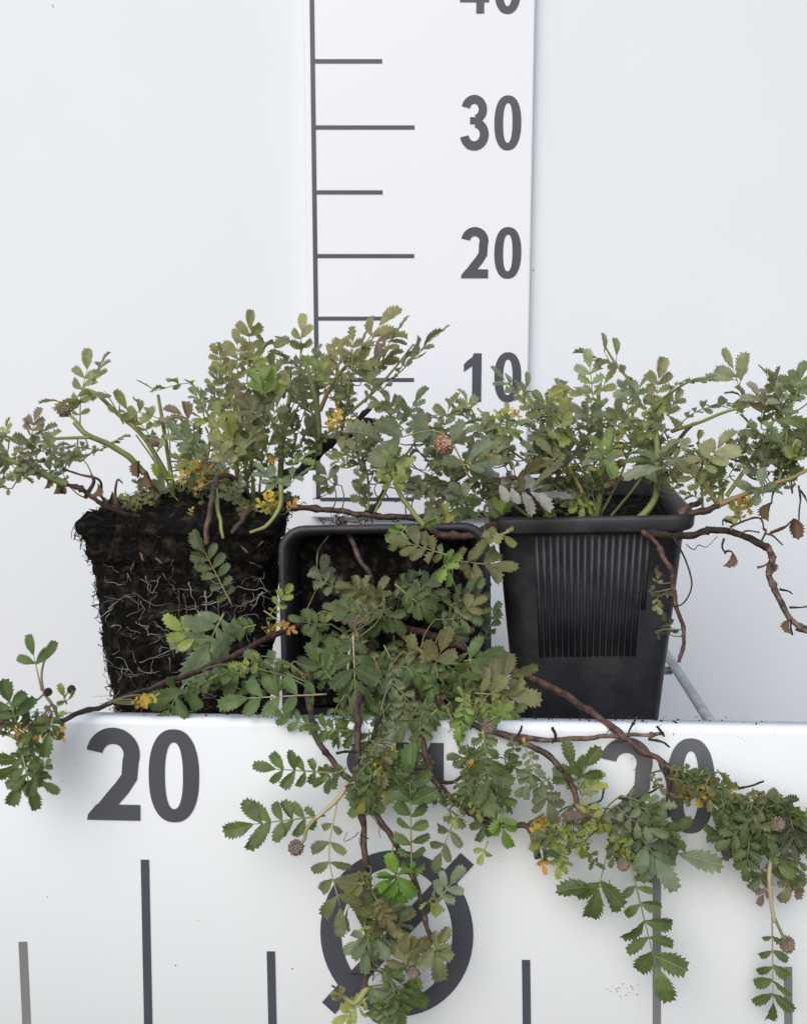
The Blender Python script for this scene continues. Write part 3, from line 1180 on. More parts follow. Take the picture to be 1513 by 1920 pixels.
put('root_fibres', mesh('root_fibres', V, Fc, M_FIBRE), left.root, RBM, kind='stuff')

# white roots wandering over the front of the root ball


def rb_front(u, v):
    """point on the front face of the root ball seen at (u, v)"""
    t = max(0, min(1, (1400 - v) / 415))
    d = ray(u, v)
    y = (RBM @ Vector((0, -(0.0385 + 0.0100 * t), 0))).y
    return CAM + d * ((y - CAM.y) / d.y) + Vector((0, -0.0016, 0))


def white_root(pts, r, mat_=None):
    P = [rb_front(*p) for p in pts]
    pa = catmull(P, 5)
    pa = [p + Vector((noise.noise(p * 300), 0.8 * noise.noise(p * 200 + Vector((3, 1, 1))), noise.noise(p * 300 + Vector((0, 7, 0))))) * 0.0012 for p in pa]
    N = len(pa)
    V, Fc = tube(pa, [r * (1.1 - .7 * i / N) for i in range(N)], 5, 0.3)
    put('root', mesh('root', V, Fc, mat_ or M_ROOT), left.root)


for q in ([(335, 1105), (337, 1130), (336, 1150), (340, 1170), (336, 1195)], [(355, 1092), (362, 1115), (370, 1140), (378, 1155), (376, 1180), (381, 1195)],
          [(346, 1110), (351, 1135), (354, 1160), (352, 1180)], [(385, 1108), (388, 1130), (387, 1155), (390, 1175)], [(398, 1100), (396, 1118), (380, 1118), (370, 1125)],
          [(410, 1125), (413, 1150), (416, 1175)], [(325, 1102), (345, 1104), (368, 1106)], [(345, 1142), (365, 1142)], [(380, 1132), (400, 1130), (415, 1128)],
          [(178, 1158), (205, 1145), (225, 1125), (250, 1112), (275, 1125), (300, 1135), (325, 1128)], [(205, 1140), (230, 1122), (255, 1118)],
          [(275, 1080), (278, 1100), (288, 1110), (295, 1095), (303, 1080)], [(265, 1125), (272, 1142), (262, 1158), (258, 1170)],
          [(450, 1100), (470, 1105), (490, 1102), (505, 1110)], [(490, 1085), (495, 1098), (508, 1115), (512, 1125)], [(495, 1110), (482, 1125), (472, 1145)],
          [(470, 1055), (485, 1058), (492, 1064)], [(178, 1095), (184, 1103), (178, 1110)], [(245, 1190), (252, 1195), (285, 1188), (305, 1190)],
          [(278, 1212), (295, 1200), (312, 1190)], [(262, 1240), (285, 1232), (305, 1225)], [(262, 1250), (275, 1262), (300, 1258)], [(325, 1210), (328, 1232)],
          [(317, 1232), (321, 1262)], [(352, 1210), (350, 1235)], [(190, 1225), (205, 1236), (215, 1248)], [(210, 1172), (228, 1172), (218, 1186)],
          [(240, 1075), (248, 1090)], [(330, 1150), (322, 1170), (328, 1190)], [(405, 1160), (410, 1185), (404, 1200)]):
    white_root(q, rnd.uniform(.0002, .0004))
for i in range(165):
    u, v = rnd.uniform(185, 505), rnd.uniform(1070, 1330)
    if u < 180 + (v - 1000) * .12:
        continue
    a = rnd.uniform(0, math.pi * 2)
    pts = [(u, v)]
    for k in range(rnd.randint(2, 5)):
        a += rnd.gauss(0, .6)
        u += 10 * math.cos(a)
        v += 8 * math.sin(a)
        pts.append((u, v))
    white_root(pts, rnd.uniform(.0001, .00022))
# straw and chips in the top layer of the root ball
for (u, v, c) in ((205, 1025, 'O'), (250, 1062, 'O'), (320, 1015, 'p'), (490, 1018, 'w'), (300, 1050, 'w'), (350, 1030, 'p'), (268, 1043, 'w'), (460, 1030, 'p')):
    P = rb_front(u, v)
    mw = Matrix.Translation(P) @ Matrix.Rotation(rnd.uniform(0, 6), 4, 'Y') @ Matrix.Diagonal((.006, .004, .004, 1))
    V, Fc = tube([Vector((-.5, 0, 0)), Vector((-.2, -.08, .05)), Vector((.2, -.05, -.03)), Vector((.5, 0, .05))], [.06, .16, .2, .05], 5, .5, seed=u)
    put('chip', mesh('chip', [mw @ q for q in V], Fc, M_DEAD), left.root)

# ------------------------------------------------------------------ stems of the left plant
S = left.stem
S([(352, 965, 60), (300, 968, 58), (240, 967, 56), (200, 948, 55), (165, 926, 54.5), (120, 905, 54)], 7, 'brown', knots=6, tip=.7)
S([(125, 908, 54), (85, 890, 53.5), (45, 872, 53), (-20, 850, 52.5)], 7.5, 'green', wob=.1)
S([(310, 962, 59), (290, 925, 58), (268, 885, 57.5)], 8, 'red', knots=4)
S([(270, 888, 57.5), (240, 855, 57), (200, 832, 56.5), (165, 816, 56), (140, 792, 56)], 6, 'green', wob=.1, tip=.8)
S([(170, 820, 56), (110, 822, 55.5), (60, 829, 55), (0, 815, 54.5)], 3.2, 'green', wob=.05)
S([(330, 960, 60), (322, 900, 59), (308, 810, 58), (296, 740, 57.5)], 5, 'green', wob=.06)
S([(318, 900, 59), (270, 820, 58), (220, 775, 57.5), (180, 738, 57), (150, 727, 57)], 5, 'green', wob=.06)
S([(345, 960, 60), (300, 880, 60.5), (255, 815, 61)], 2.5, 'green', wob=.05)
S([(470, 985, 61), (462, 900, 61), (452, 800, 61.5), (440, 700, 62)], 4.5, 'olive', wob=.06)
S([(525, 960, 62), (527, 860, 62), (537, 780, 62), (545, 735, 62)], 6.5, 'green', wob=.06)
S([(598, 845, 62), (595, 770, 62), (582, 710, 62), (570, 670, 62)], 6.5, 'green', wob=.06)
S([(600, 770, 62), (620, 725, 61.5), (650, 685, 61), (690, 650, 61)], 4.5, 'olive', wob=.06)
S([(660, 770, 62), (700, 735, 62), (740, 690, 62), (775, 645, 62)], 3, 'green', wob=.05)
S([(400, 1005, 60), (455, 965, 61), (520, 915, 62), (575, 868, 62.5), (640, 815, 63), (700, 795, 63)], 15, 'dark', wob=.5, tip=.55, sides=9)
S([(640, 820, 63), (680, 778, 63), (705, 755, 63)], 8, 'dark', wob=.4)
S([(480, 960, 60), (448, 905, 57), (412, 893, 55), (398, 930, 53.5), (388, 990, 53), (384, 1020, 52.8)], 7, 'brown', knots=3, tip=.8)
S([(480, 940, 58), (460, 965, 55.5), (436, 1003, 54)], 8, 'brown', knots=3)
S([(404, 915, 54), (410, 960, 53.6), (420, 1010, 53.2)], 5, 'green', wob=.3)
S([(528, 900, 56), (524, 950, 55), (500, 985, 54.5), (468, 999, 54.2)], 5, 'green', wob=.15)
S([(445, 985, 60), (448, 920, 59), (440, 860, 58.5), (430, 830, 58)], 6, 'olive', wob=.08)
S([(470, 985, 60), (475, 920, 59.5), (470, 860, 59)], 5, 'green', wob=.06)
S([(540, 955, 58), (620, 956, 57.5), (690, 966, 57), (760, 970, 57), (850, 966, 57), (960, 962, 58)], 6.5, 'brown', knots=8, tip=.9)
S([(690, 966, 57), (705, 945, 57.5), (722, 915, 58)], 8, 'dark', wob=.4)
S([(380, 990, 60), (372, 940, 61), (390, 850, 62), (400, 780, 62)], 4, 'olive', wob=.05)
for q in ([(470, 985, 61), (430, 900, 60), (400, 800, 60), (370, 745, 60)], [(480, 985, 61), (490, 880, 62), (495, 780, 62)], [(500, 985, 61), (515, 860, 61), (560, 760, 61)],
          [(640, 815, 63), (650, 760, 62), (655, 700, 62)], [(690, 966, 57), (690, 900, 58), (675, 840, 58)], [(700, 966, 57), (750, 870, 58), (800, 800, 59)], [(440, 985, 60), (415, 870, 59), (385, 800, 58.5)]):
    S(q, 2.6, 'green', wob=.05)
# thin hanging roots
for q in ([(630, 965, 57), (622, 995, 56), (598, 1030, 55.5), (594, 1060, 55), (591, 1085, 54.8)],):
    S(q, 2.0, 'root', name='root', wob=.1, anchor=False)
rr2 = random.Random(5)
for i in range(46):
    u, v = rr2.choice([(640, 968), (630, 975), (600, 940), (560, 900), (590, 880), (720, 968), (790, 975), (200, 950), (160, 925), (250, 968), (645, 990), (700, 975), (690, 960)])
    u += rr2.gauss(0, 16)
    v += rr2.gauss(0, 6)
    q = [(u, v, 57)]
    for k in range(3):
        q.append((q[-1][0] + rr2.gauss(0, 11), q[-1][1] + rr2.uniform(-6, 14), 57 + rr2.gauss(0, .6)))
    S(q, 1.0, 'fibre', name='root', wob=.1, anchor=False, sides=4, n=4)
S([(640, 975, 57), (655, 1010, 55), (690, 1075, 54), (705, 1120, 55)], 7, 'brown', knots=3, anchor=False)
for q in ([(190, 925, 55), (185, 900, 54.6), (150, 890, 54.4), (120, 880, 54.2)], [(160, 935, 55), (175, 905, 54.8), (172, 890, 54.8)], [(230, 960, 56), (218, 935, 55.8), (220, 900, 55.6), (230, 905, 55.5)],
          [(200, 945, 55), (190, 930, 55), (183, 915, 55)]):
    S(q, 3.2 if q[0][0] != 160 else 5, 'red', wob=.3)

left.rows(57, """
150,795 168,657 3 l a=25 s=48 g=4
232,795 80,747 3 l a=62 s=66 g=34
172,722 205,660 2 g a=50 s=34
55,835 70,764 3 p a=40 s=34
60,822 103,797 2 g a=45 s=34
8,822 20,785 2 l a=50 s=30
190,845 112,832 3 g a=55
200,832 242,818 2 g a=55 s=28
208,835 114,872 4 g a=60 s=36
320,870 215,738 3 l a=62 s=50 g=30
385,790 262,715 4 o a=62 s=46 g=36
400,790 358,725 3 g a=40 s=30
362,795 314,755 1 p a=25 s=48
345,800 300,785 1 p a=25 s=30
300,840 240,765 3 l a=55 s=40
285,860 330,800 2 l a=50
402,795 352,775 2 y a=50 s=40
395,800 434,748 2 y a=40 s=44
445,740 445,617 4 o a=35 s=40
432,760 398,688 4 g a=35 s=28
430,720 400,645 3 o a=40 s=30
463,720 470,583 3 g a=40 s=44
564,705 466,620 3 o a=66 s=56 g=34
560,720 567,588 2 l a=45 s=44
465,705 492,652 2 y a=45 s=40
572,705 508,650 3 o a=50 s=44
570,695 600,645 2 g a=40
512,745 508,664 2 g a=35 s=34
500,745 474,695 1 f a=35 s=48
505,745 512,690 1 f a=55 s=52
495,742 488,685 1 f a=10 s=44
490,805 480,715 3 k a=20 s=48
500,795 444,745 2 k a=15 s=46
500,800 535,738 2 g a=25 s=44
470,760 440,708 1 p a=30 s=40
562,745 527,698 2 l a=50 s=40
545,770 570,712 2 g a=40
640,695 743,574 2 o a=55 s=66
690,695 766,596 3 o a=50 s=52
712,735 824,624 5 g a=55 s=58
805,640 826,626 0 w a=50 s=46
660,695 662,614 2 o a=40 s=36
640,720 598,660 3 g a=45 s=36
650,712 694,655 2 o a=50 s=46
632,722 640,640 3 o a=40 s=38
690,690 752,655 3 o a=55 s=46
622,722 578,668 2 f a=50 s=44
690,640 760,640 2 p a=50 s=46
750,805 718,730 3 g a=40 s=40
750,795 800,727 3 g a=55 s=48
752,775 688,745 3 g a=55 s=38
885,905 656,803 3 b a=62 s=92 g=48 z=55 p=olive
845,865 775,788 2 b a=50 s=62 z=55.5
800,850 890,800 3 b a=55 s=52 z=56
385,855 314,795 2 b a=30 s=50 z=56
425,880 494,803 2 l a=50 s=58 z=56
435,875 396,815 2 l a=45 s=44 z=56
405,865 440,775 3 y a=50 s=40 z=56.5
450,880 492,838 2 f a=50 s=40 z=56
545,872 592,850 2 f a=35 s=40 z=55
520,905 588,884 2 b a=55 s=46 z=55
520,915 480,870 2 b a=40 s=40 z=55
300,930 250,900 3 g a=50 s=30
335,940 300,900 2 g a=50
430,880 380,880 2 b a=40 s=40
435,1135 366,1000 4 d a=-8 s=48 z=52 p=olive t=.1
420,1150 355,1278 2 b a=-10 s=92 z=51 dz=-1.5
385,1212 310,1162 2 y a=10 s=46 z=51.5
480,1172 425,1185 3 d a=0 s=30 z=51.5
505,1155 548,1098 2 f a=0 s=24 z=51.5
495,1145 556,1188 3 O a=0 s=20 z=51.5
350,895 372,868 2 Y a=20 s=22
345,920 338,880 2 Y a=20 s=20
370,920 380,885 2 Y a=20 s=18
490,960 510,922 2 Y a=10 s=22 z=55
500,965 482,935 2 Y a=10 s=20 z=55
505,955 520,940 2 Y a=10 s=18 z=55
540,960 556,935 2 O a=10 s=20 z=55
425,905 412,880 2 O a=20 s=18
515,875 505,855 2 O a=20 s=16 z=56
355,965 362,950 2 Y a=0 s=12 z=55
620,800 640,770 2 Y a=20 s=22
630,810 615,785 2 Y a=20 s=20
470,870 478,850 1 O a=20 s=20
""")
left.fill(45, 850, 62, 38, 52, 55, 16, 'ggokb', 16, 28, 40, (120, 900), 1)
left.fill(20, 890, 40, 25, 52, 54, 8, 'ggbl', 16, 26, 40, (120, 900), 11)
left.fill(110, 868, 40, 25, 54, 56, 9, 'gyygb', 14, 24, 40, (170, 860), 12)
left.fill(480, 740, 100, 75, 60, 64, 26, 'gggkokl', 18, 34, 35, (480, 900), 2)
left.fill(640, 720, 75, 60, 61, 64, 22, 'ggkkob', 16, 30, 35, (600, 820), 3)
left.fill(430, 850, 110, 60, 57, 62, 30, 'ggbbkly', 18, 34, 35, (440, 980), 4)
left.fill(350, 910, 80, 40, 58, 62, 14, 'gglky', 16, 28, 30, (400, 980), 5)
left.fill(570, 830, 75, 45, 60, 63, 16, 'gkkg', 16, 28, 30, (560, 900), 6)
left.fill(665, 880, 70, 55, 56, 59, 22, 'ggkgbl', 16, 30, 25, (680, 970), 7)
left.fill(480, 930, 60, 40, 56, 60, 14, 'ggykg', 16, 28, 30, (480, 1000), 8)
left.fill(790, 800, 80, 40, 57, 60, 16, 'gbgbl', 20, 34, 45, (760, 930), 9)
left.fill(775, 900, 70, 50, 56, 59, 14, 'gkbg', 16, 28, 30, (740, 970), 10)
left.fill(250, 945, 60, 20, 57, 59, 6, 'lyg', 12, 20, 30, (300, 980), 13)
for q in ((360, 890, 40, 28, 56, 58), (495, 942, 32, 24, 55, 57), (635, 788, 30, 22, 61, 62.5)):
    left.fill(*q, 12, 'YYOy', 9, 15, 15, None, 31, (1, 2))
left.flower(120, 770, 13, 56, [(160, 812, 56), (142, 788, 56)])
left.flower(290, 828, 11, 57.5)
left.flower(684, 685, 10, 62)
left.flower(830, 834, 18, 54.5, [(850, 900, 55.5), (838, 865, 55)], M_FLOWER_RED)

# ------------------------------------------------------------------ stems and leaves of the middle plant
S = mid.stem
CR_ = (735, 1165, 57)
S([(620, 1158, 57), (580, 1165, 54), (500, 1198, 51), (420, 1236, 49), (300, 1286, 46), (200, 1320, 43), (130, 1346, 41.5), (100, 1352, 41)], 6.8, 'brown', knots=6, tip=.8)
S([(110, 1350, 41), (75, 1358, 40.5), (40, 1400, 40), (45, 1440, 39.8)], 7, 'green', wob=.1)
S([(110, 1350, 41), (100, 1325, 40.5), (82, 1298, 40.2), (78, 1265, 40), (84, 1235, 39.8)], 4, 'pale', wob=.1)
S([(740, 1170, 57), (830, 1200, 52), (930, 1243, 48), (1040, 1292, 45), (1150, 1366, 41), (1250, 1440, 40), (1335, 1492, 39.6), (1430, 1528, 39.4), (1530, 1565, 39)], 8.2, 'red', knots=8, tip=.8)
S([(1240, 1432, 40), (1252, 1470, 39.8), (1255, 1530, 39.6)], 8, 'brown', wob=.4, tip=.4)
S([(600, 1180, 55), (588, 1250, 48), (577, 1305, 43), (598, 1390, 40.6), (632, 1438, 40.3), (655, 1460, 40)], 7, 'brown', knots=3, tip=.85)
S([(700, 1170, 57), (690, 1260, 48), (672, 1330, 42), (670, 1400, 40.4), (674, 1480, 40.2), (685, 1600, 40), (690, 1690, 40), (697, 1760, 40), (688, 1840, 40), (675, 1880, 40)], 7.5, 'brown', knots=8, tip=.85)
S([(740, 1200, 56), (720, 1320, 43), (700, 1380, 40.6), (672, 1420, 40.2)], 7, 'dark', wob=.3)
S([(672, 1480, 40.2), (710, 1535, 40), (745, 1590, 39.8), (782, 1670, 39.8), (803, 1745, 39.8), (822, 1785, 39.8)], 7, 'brown', knots=4, tip=.7)
S([(760, 1200, 56), (780, 1330, 43), (800, 1420, 40.5), (815, 1465, 40.2), (855, 1505, 40), (900, 1535, 39.9), (945, 1547, 39.8), (985, 1553, 39.8), (1003, 1582, 39.7), (1010, 1610, 39.6)], 7.5, 'brown', knots=7, tip=.8)
S([(815, 1466, 40.2), (850, 1468, 40.2), (885, 1435, 40.2)], 5, 'dark', wob=.4)
S([(770, 1200, 56), (835, 1330, 43), (960, 1385, 41), (1035, 1420, 40.2), (1075, 1480, 40), (1085, 1520, 39.9)], 7, 'brown', knots=5, tip=.8)
S([(945, 1380, 41.4), (1020, 1388, 41), (1100, 1384, 40.8), (1180, 1378, 40.6), (1245, 1376, 40.5)], 6.5, 'bark', wob=.4, knots=5)
S([(655, 1460, 40), (640, 1490, 39.6), (605, 1525, 39.4), (580, 1545, 39.3)], 6, 'pale', wob=.15, tip=.7)
S([(690, 1850, 40), (665, 1880, 39.8), (640, 1870, 39.7)], 7, 'green', wob=.2)
S([(1430, 1530, 39.4), (1450, 1580, 39), (1442, 1640, 38.8), (1446, 1690, 38.8), (1452, 1730, 38.8)], 5.5, 'pale', wob=.12, tip=.8)
S([(1080, 1510, 39.9), (1140, 1555, 39.5), (1165, 1600, 39.4), (1185, 1625, 39.3)], 6, 'green', wob=.1)
S([(700, 1170, 57), (705, 1140, 55), (690, 1105, 53)], 6, 'green')
S([(690, 1160, 56), (665, 1190, 50), (655, 1230, 47), (652, 1270, 45)], 5, 'pale')
S([(760, 1160, 57), (800, 1100, 54), (840, 1055, 52)], 5, 'olive')
S([(850, 1060, 52), (790, 1120, 54), (740, 1170, 57)], 4, 'olive')
S([(740, 1180, 57), (800, 1230, 49), (870, 1250, 46)], 5, 'olive')
S([(860, 1110, 54), (920, 1095, 54)], 7, 'dark')
S([(640, 1150, 56), (560, 1160, 55.5), (530, 1162, 55)], 8, 'brown', wob=.3)
for q in ([(1160, 1498, 40), (1185, 1500, 39.8), (1215, 1488, 39.8), (1243, 1472, 39.9)], [(1385, 1480, 39.4), (1410, 1475, 39.2), (1432, 1466, 39)], [(1105, 1510, 39.8), (1125, 1500, 39.6), (1133, 1480, 39.4)],
          [(1195, 1345, 40.8), (1185, 1362, 40.6), (1178, 1378, 40.6)], [(1035, 1365, 40.6), (1042, 1380, 40.7), (1035, 1395, 40.8)], [(960, 1400, 41), (975, 1370, 40.8), (978, 1360, 40.7)],
          [(630, 1412, 40), (650, 1410, 40.1), (672, 1412, 40.2)], [(1215, 1385, 40.4), (1240, 1392, 40.2), (1255, 1402, 40)], [(1230, 1360, 40.4), (1242, 1375, 40.4), (1246, 1382, 40.4)]):
    mid.stem(q, 3.0, 'dark', name='twig', wob=.6, anchor=False, knots=3)
rr2 = random.Random(9)
for i in range(30):
    u, v = rr2.choice([(670, 1520), (820, 1480), (690, 1560), (855, 1500), (1180, 1378), (690, 1820), (560, 1100), (700, 1080), (860, 1130), (890, 1180), (640, 1060)])
    u += rr2.gauss(0, 10)
    v += rr2.gauss(0, 10)
    zz = 54 if v < 1250 else 40
    q = [(u, v, zz)]
    for k in range(3):
        q.append((q[-1][0] + rr2.gauss(0, 14), q[-1][1] + rr2.gauss(4, 9), zz + rr2.gauss(0, .4)))
    mid.stem(q, .9, 'fibre', name='root', wob=.1, anchor=False, sides=4, n=4)

mid.rows(46, """
545,1295 468,1215 2 d a=0 s=48
612,1302 414,1312 3 d a=-5 s=66 p=pale z=44
345,1285 290,1374 2 d a=0 s=66 z=42
350,1290 372,1330 1 d a=0 s=52 z=42.5
330,1290 300,1310 1 d a=0 s=44 z=42.5
410,1265 345,1300 3 d a=10 s=30 z=44
440,1290 400,1265 2 Y a=10 s=22 z=45
300,1300 262,1325 2 Y a=0 s=26 z=43
605,1372 504,1332 3 d a=0 s=38 z=41
655,1372 575,1362 3 d a=0 s=36 z=40.8
655,1155 605,1140 2 y a=10 s=30 z=52
680,1155 688,1083 2 o a=10 s=44 z=52
690,1145 722,1082 2 o a=15 s=40 z=52
740,1095 818,1160 3 d a=10 s=44 z=51
770,1120 830,1070 2 g a=20 s=38 z=52
842,1042 732,1008 3 o a=15 s=54 z=51
848,1050 968,1066 3 o a=0 s=58 z=51
835,1060 850,1098 1 f a=20 s=36 z=50.5
838,1055 864,1040 1 f a=20 s=30 z=50.5
835,1060 828,1088 1 f a=10 s=34 z=50.5
762,985 732,1030 2 f a=10 s=30 z=52
662,1190 668,1350 3 d a=-10 s=74 z=44 p=pale
622,1275 576,1212 2 d a=0 s=50 z=46
792,1300 846,1178 2 o a=0 s=62 z=46
785,1290 770,1195 2 o a=0 s=56 z=46.5
878,1215 892,1318 2 d a=0 s=64 z=45
900,1290 1002,1252 2 o a=0 s=66 z=44
890,1300 1006,1308 2 o a=-10 s=68 z=44
870,1240 945,1225 1 d a=10 s=64 z=45
770,1235 745,1295 1 p a=30 s=54 z=45
760,1250 800,1300 2 d a=10 s=50 z=45
720,1210 760,1290 2 d a=0 s=46 z=45.5
700,1230 740,1330 3 d a=0 s=44 z=44
840,1335 872,1395 2 d a=0 s=40 z=41
820,1330 780,1370 2 d a=0 s=46 z=42
730,1320 700,1370 2 d a=0 s=44 z=42
880,1330 860,1290 2 y a=20 s=30 z=42
920,1350 960,1325 2 f a=20 s=30 z=42
760,1330 780,1345 1 y a=20 s=28 z=41
""")
mid.rows(39.7, """
628,1450 478,1440 4 d a=-5 s=50 dz=-.3
610,1530 424,1552 5 d a=-5 s=66 dz=-.3
632,1505 640,1752 4 g a=-8 s=64 dz=-.5 p=pale g=-14
655,1690 690,1750 1 g a=0 s=66
772,1655 768,1405 6 d a=0 s=66 dz=-.5
768,1470 720,1440 1 d a=0 s=60
660,1470 712,1522 2 d a=0 s=48
700,1480 660,1530 2 d a=0 s=46
650,1440 590,1475 3 d a=10 s=36
700,1420 690,1475 3 d a=10 s=40
745,1640 757,1694 1 F a=0 s=54
745,1645 735,1602 1 F a=20 s=50
748,1640 782,1622 1 F a=20 s=46
742,1645 705,1672 1 F a=10 s=48
872,1488 812,1635 3 g a=20 s=50
812,1702 868,1628 2 b a=5 s=50
805,1690 822,1715 1 y a=0 s=36
695,1685 636,1662 3 y a=20 s=38
690,1660 640,1650 2 o a=20 s=34
732,1738 665,1700 2 o a=0 s=60
728,1735 742,1665 2 d a=15 s=60
722,1735 775,1712 1 o a=20 s=58
740,1740 700,1745 1 b a=40 s=54
692,1752 678,1818 1 b a=0 s=50
690,1762 646,1782 1 b a=10 s=50
695,1760 722,1790 1 b a=10 s=52
762,1825 755,1752 2 o a=5 s=54
760,1790 805,1770 1 o a=20 s=50
805,1795 842,1742 2 g a=20 s=44
812,1770 826,1832 1 g a=-20 s=60
715,1840 765,1815 2 d a=10 s=40
750,1850 690,1912 2 b a=0 s=66
752,1855 800,1888 1 d a=10 s=62
748,1860 752,1930 2 d a=0 s=60
690,1870 632,1925 3 y a=20 s=40
640,1870 622,1850 2 o a=10 s=22
905,1368 925,1525 4 d a=0 s=62
930,1515 955,1590 2 f a=0 s=46
920,1520 895,1575 2 d a=0 s=40
915,1578 898,1618 1 y a=0 s=24
985,1405 988,1495 5 g a=5 s=34 g=10
1090,1490 1058,1392 2 d a=15 s=62
1085,1470 1112,1395 1 d a=15 s=58
1092,1492 1134,1452 2 y a=20 s=36
1015,1470 1040,1540 2 g a=30 s=50
1030,1460 970,1490 2 g a=20 s=44
1152,1545 1055,1530 1 p a=75 s=90
1172,1545 1242,1512 0 w a=-10 s=68
1195,1560 1264,1658 2 b a=0 s=78
1200,1575 1208,1650 1 d a=5 s=72
1240,1600 1346,1606 0 b a=5 s=84
1205,1590 1170,1545 1 d a=10 s=58
1230,1580 1290,1530 1 d a=20 s=66
1210,1580 1160,1590 1 d a=10 s=54
1145,1575 1108,1722 1 d a=10 s=72 t=.75 p=green
1142,1660 1055,1678 0 d a=5 s=70
1142,1650 1150,1705 0 d a=5 s=56
1182,1620 1244,1870 4 d a=0 s=76 g=0 t=.15
1400,1615 1326,1548 4 d a=0 s=36
1400,1525 1342,1538 2 d a=20 s=42
1318,1445 1290,1500 2 d a=20 s=36
1300,1470 1312,1512 1 Y a=10 s=30
1345,1445 1365,1470 1 d a=10 s=26
1447,1700 1450,1926 4 d a=0 s=58 t=.25 p=pale
1430,1630 1412,1670 2 g a=10 s=36
1440,1650 1425,1700 1 p a=20 s=30
1490,1560 1530,1510 2 f a=25 s=46
1455,1525 1462,1492 2 f a=25 s=28
1500,1610 1470,1690 3 g a=0 s=40
1500,1660 1460,1685 2 p a=20 s=36
1010,1530 1020,1550 1 O a=20 s=26
1000,1540 1012,1560 1 Y a=20 s=28
1012,1600 1022,1638 1 O a=0 s=30
1010,1590 1045,1605 2 d a=0 s=34
985,1400 980,1385 1 Y a=0 s=16
880,1440 885,1425 1 O a=0 s=18
715,1430 722,1412 1 Y a=0 s=26
735,1600 742,1560 2 Y a=0 s=16
78,1295 55,1194 1 d a=0 s=46 p=pale t=.62
84,1240 106,1210 0 d a=0 s=38
35,1365 4,1278 2 d a=10 s=52
30,1340 62,1318 0 d a=5 s=46
100,1345 80,1412 2 d a=5 s=52
110,1345 122,1335 1 y a=20 s=22
108,1365 124,1392 1 O a=0 s=26
60,1370 48,1382 1 Y a=10 s=26
42,1415 64,1516 3 d a=0 s=56
50,1450 18,1505 1 g a=5 s=50
55,1450 106,1490 1 d a=10 s=48
40,1420 -5,1468 1 d a=0 s=56
70,1455 95,1425 2 d a=0 s=20
125,1320 112,1285 1 y a=10 s=30
""", jz=.5)
mid.fill(690, 1200, 80, 70, 48, 54, 24, 'ddddo', 24, 40, 5, (730, 1140), 1)
mid.fill(780, 1290, 120, 60, 44, 48, 24, 'dddgob', 26, 42, 0, (740, 1200), 2)
mid.fill(720, 1350, 90, 40, 41, 43, 16, 'ddgd', 24, 38, 0, (720, 1250), 3)
mid.fill(720, 1460, 70, 55, 39, 40.3, 20, 'ddgdy', 20, 34, 5, (700, 1400), 4)
mid.fill(700, 1700, 40, 60, 39, 40.2, 7, 'dogyd', 18, 30, 5, (690, 1600), 5)
mid.fill(745, 1870, 45, 45, 39, 40, 6, 'dgod', 20, 34, 0, (730, 1760), 6)
mid.fill(900, 1360, 70, 40, 41, 42.5, 14, 'yfdyd', 16, 28, 10, (860, 1300), 7)
mid.fill(920, 1450, 60, 60, 39.3, 40.3, 12, 'ddgd', 20, 34, 5, (900, 1380), 8)
mid.fill(1090, 1575, 80, 45, 39, 39.9, 22, 'ddydyg', 18, 34, 5, (1060, 1520), 9)
mid.fill(1290, 1470, 60, 30, 39, 39.8, 12, 'ddyo', 16, 28, 10, (1250, 1440), 10)
mid.fill(1450, 1570, 75, 65, 38.5, 39.4, 40, 'dddogdk', 22, 38, 5, (1420, 1500), 11)
mid.fill(1370, 1500, 50, 25, 39, 39.5, 10, 'ddyo', 18, 28, 10, (1330, 1480), 12)
mid.fill(40, 1375, 60, 45, 39.6, 40.8, 18, 'ddgdyp', 16, 30, 5, (100, 1340), 13)
mid.fill(790, 1130, 60, 50, 52, 55, 12, 'dgdk', 22, 36, 5, (750, 1180), 14)
mid.fill(480, 1270, 70, 30, 44, 47, 8, 'dddy', 22, 34, 0, (560, 1220), 15)
mid.fill(860, 1500, 40, 40, 39.4, 40.2, 8, 'dgyd', 18, 28, 5, (830, 1460), 16)
mid.fill(1200, 1545, 60, 40, 39, 39.8, 12, 'ddb', 24, 40, 10, (1180, 1500), 17)
mid.fill(600, 1215, 55, 55, 48, 52, 9, 'ddddk', 26, 40, 5, (680, 1160), 41)
mid.fill(880, 1170, 45, 45, 48, 52, 8, 'ddok', 24, 38, 5, (800, 1180), 42)
mid.fill(640, 1090, 50, 35, 52, 54, 6, 'dogk', 22, 34, 10, (700, 1150), 43)
for q in ((1012, 1545, 24, 22, 39, 39.6), (520, 1168, 36, 22, 51, 52), (280, 1315, 24, 16, 42, 43), (720, 1420, 24, 24, 39.4, 40), (60, 1380, 30, 24, 39.6, 40), (1300, 1485, 22, 18, 39, 39.5)):
    mid.fill(*q, 6, 'YYOy', 8, 14, 10, None, 32, (1, 2))
mid.flower(665, 1168, 12, 51)
mid.flower(917, 1363, 15, 41, m=M_FLOWER)
mid.flower(555, 1590, 15, 39, [(592, 1535, 39.3), (575, 1556, 39.2), (570, 1575, 39)])
mid.flower(962, 1423, 10, 40)
mid.flower(1168, 1622, 12, 39.2, m=M_FLOWER)
mid.flower(1458, 1546, 14, 38.4)
mid.flower(1476, 1772, 14, 38.8, [(1452, 1722, 38.8), (1464, 1748, 38.8)], el=1.15)
mid.flower(775, 1825, 11, 39.4)
mid.flower(134, 1293, 8, 40, [(120, 1310, 40.2), (126, 1300, 40)], M_BUD)
mid.flower(90, 1298, 8, 40.2, None, M_BUD)

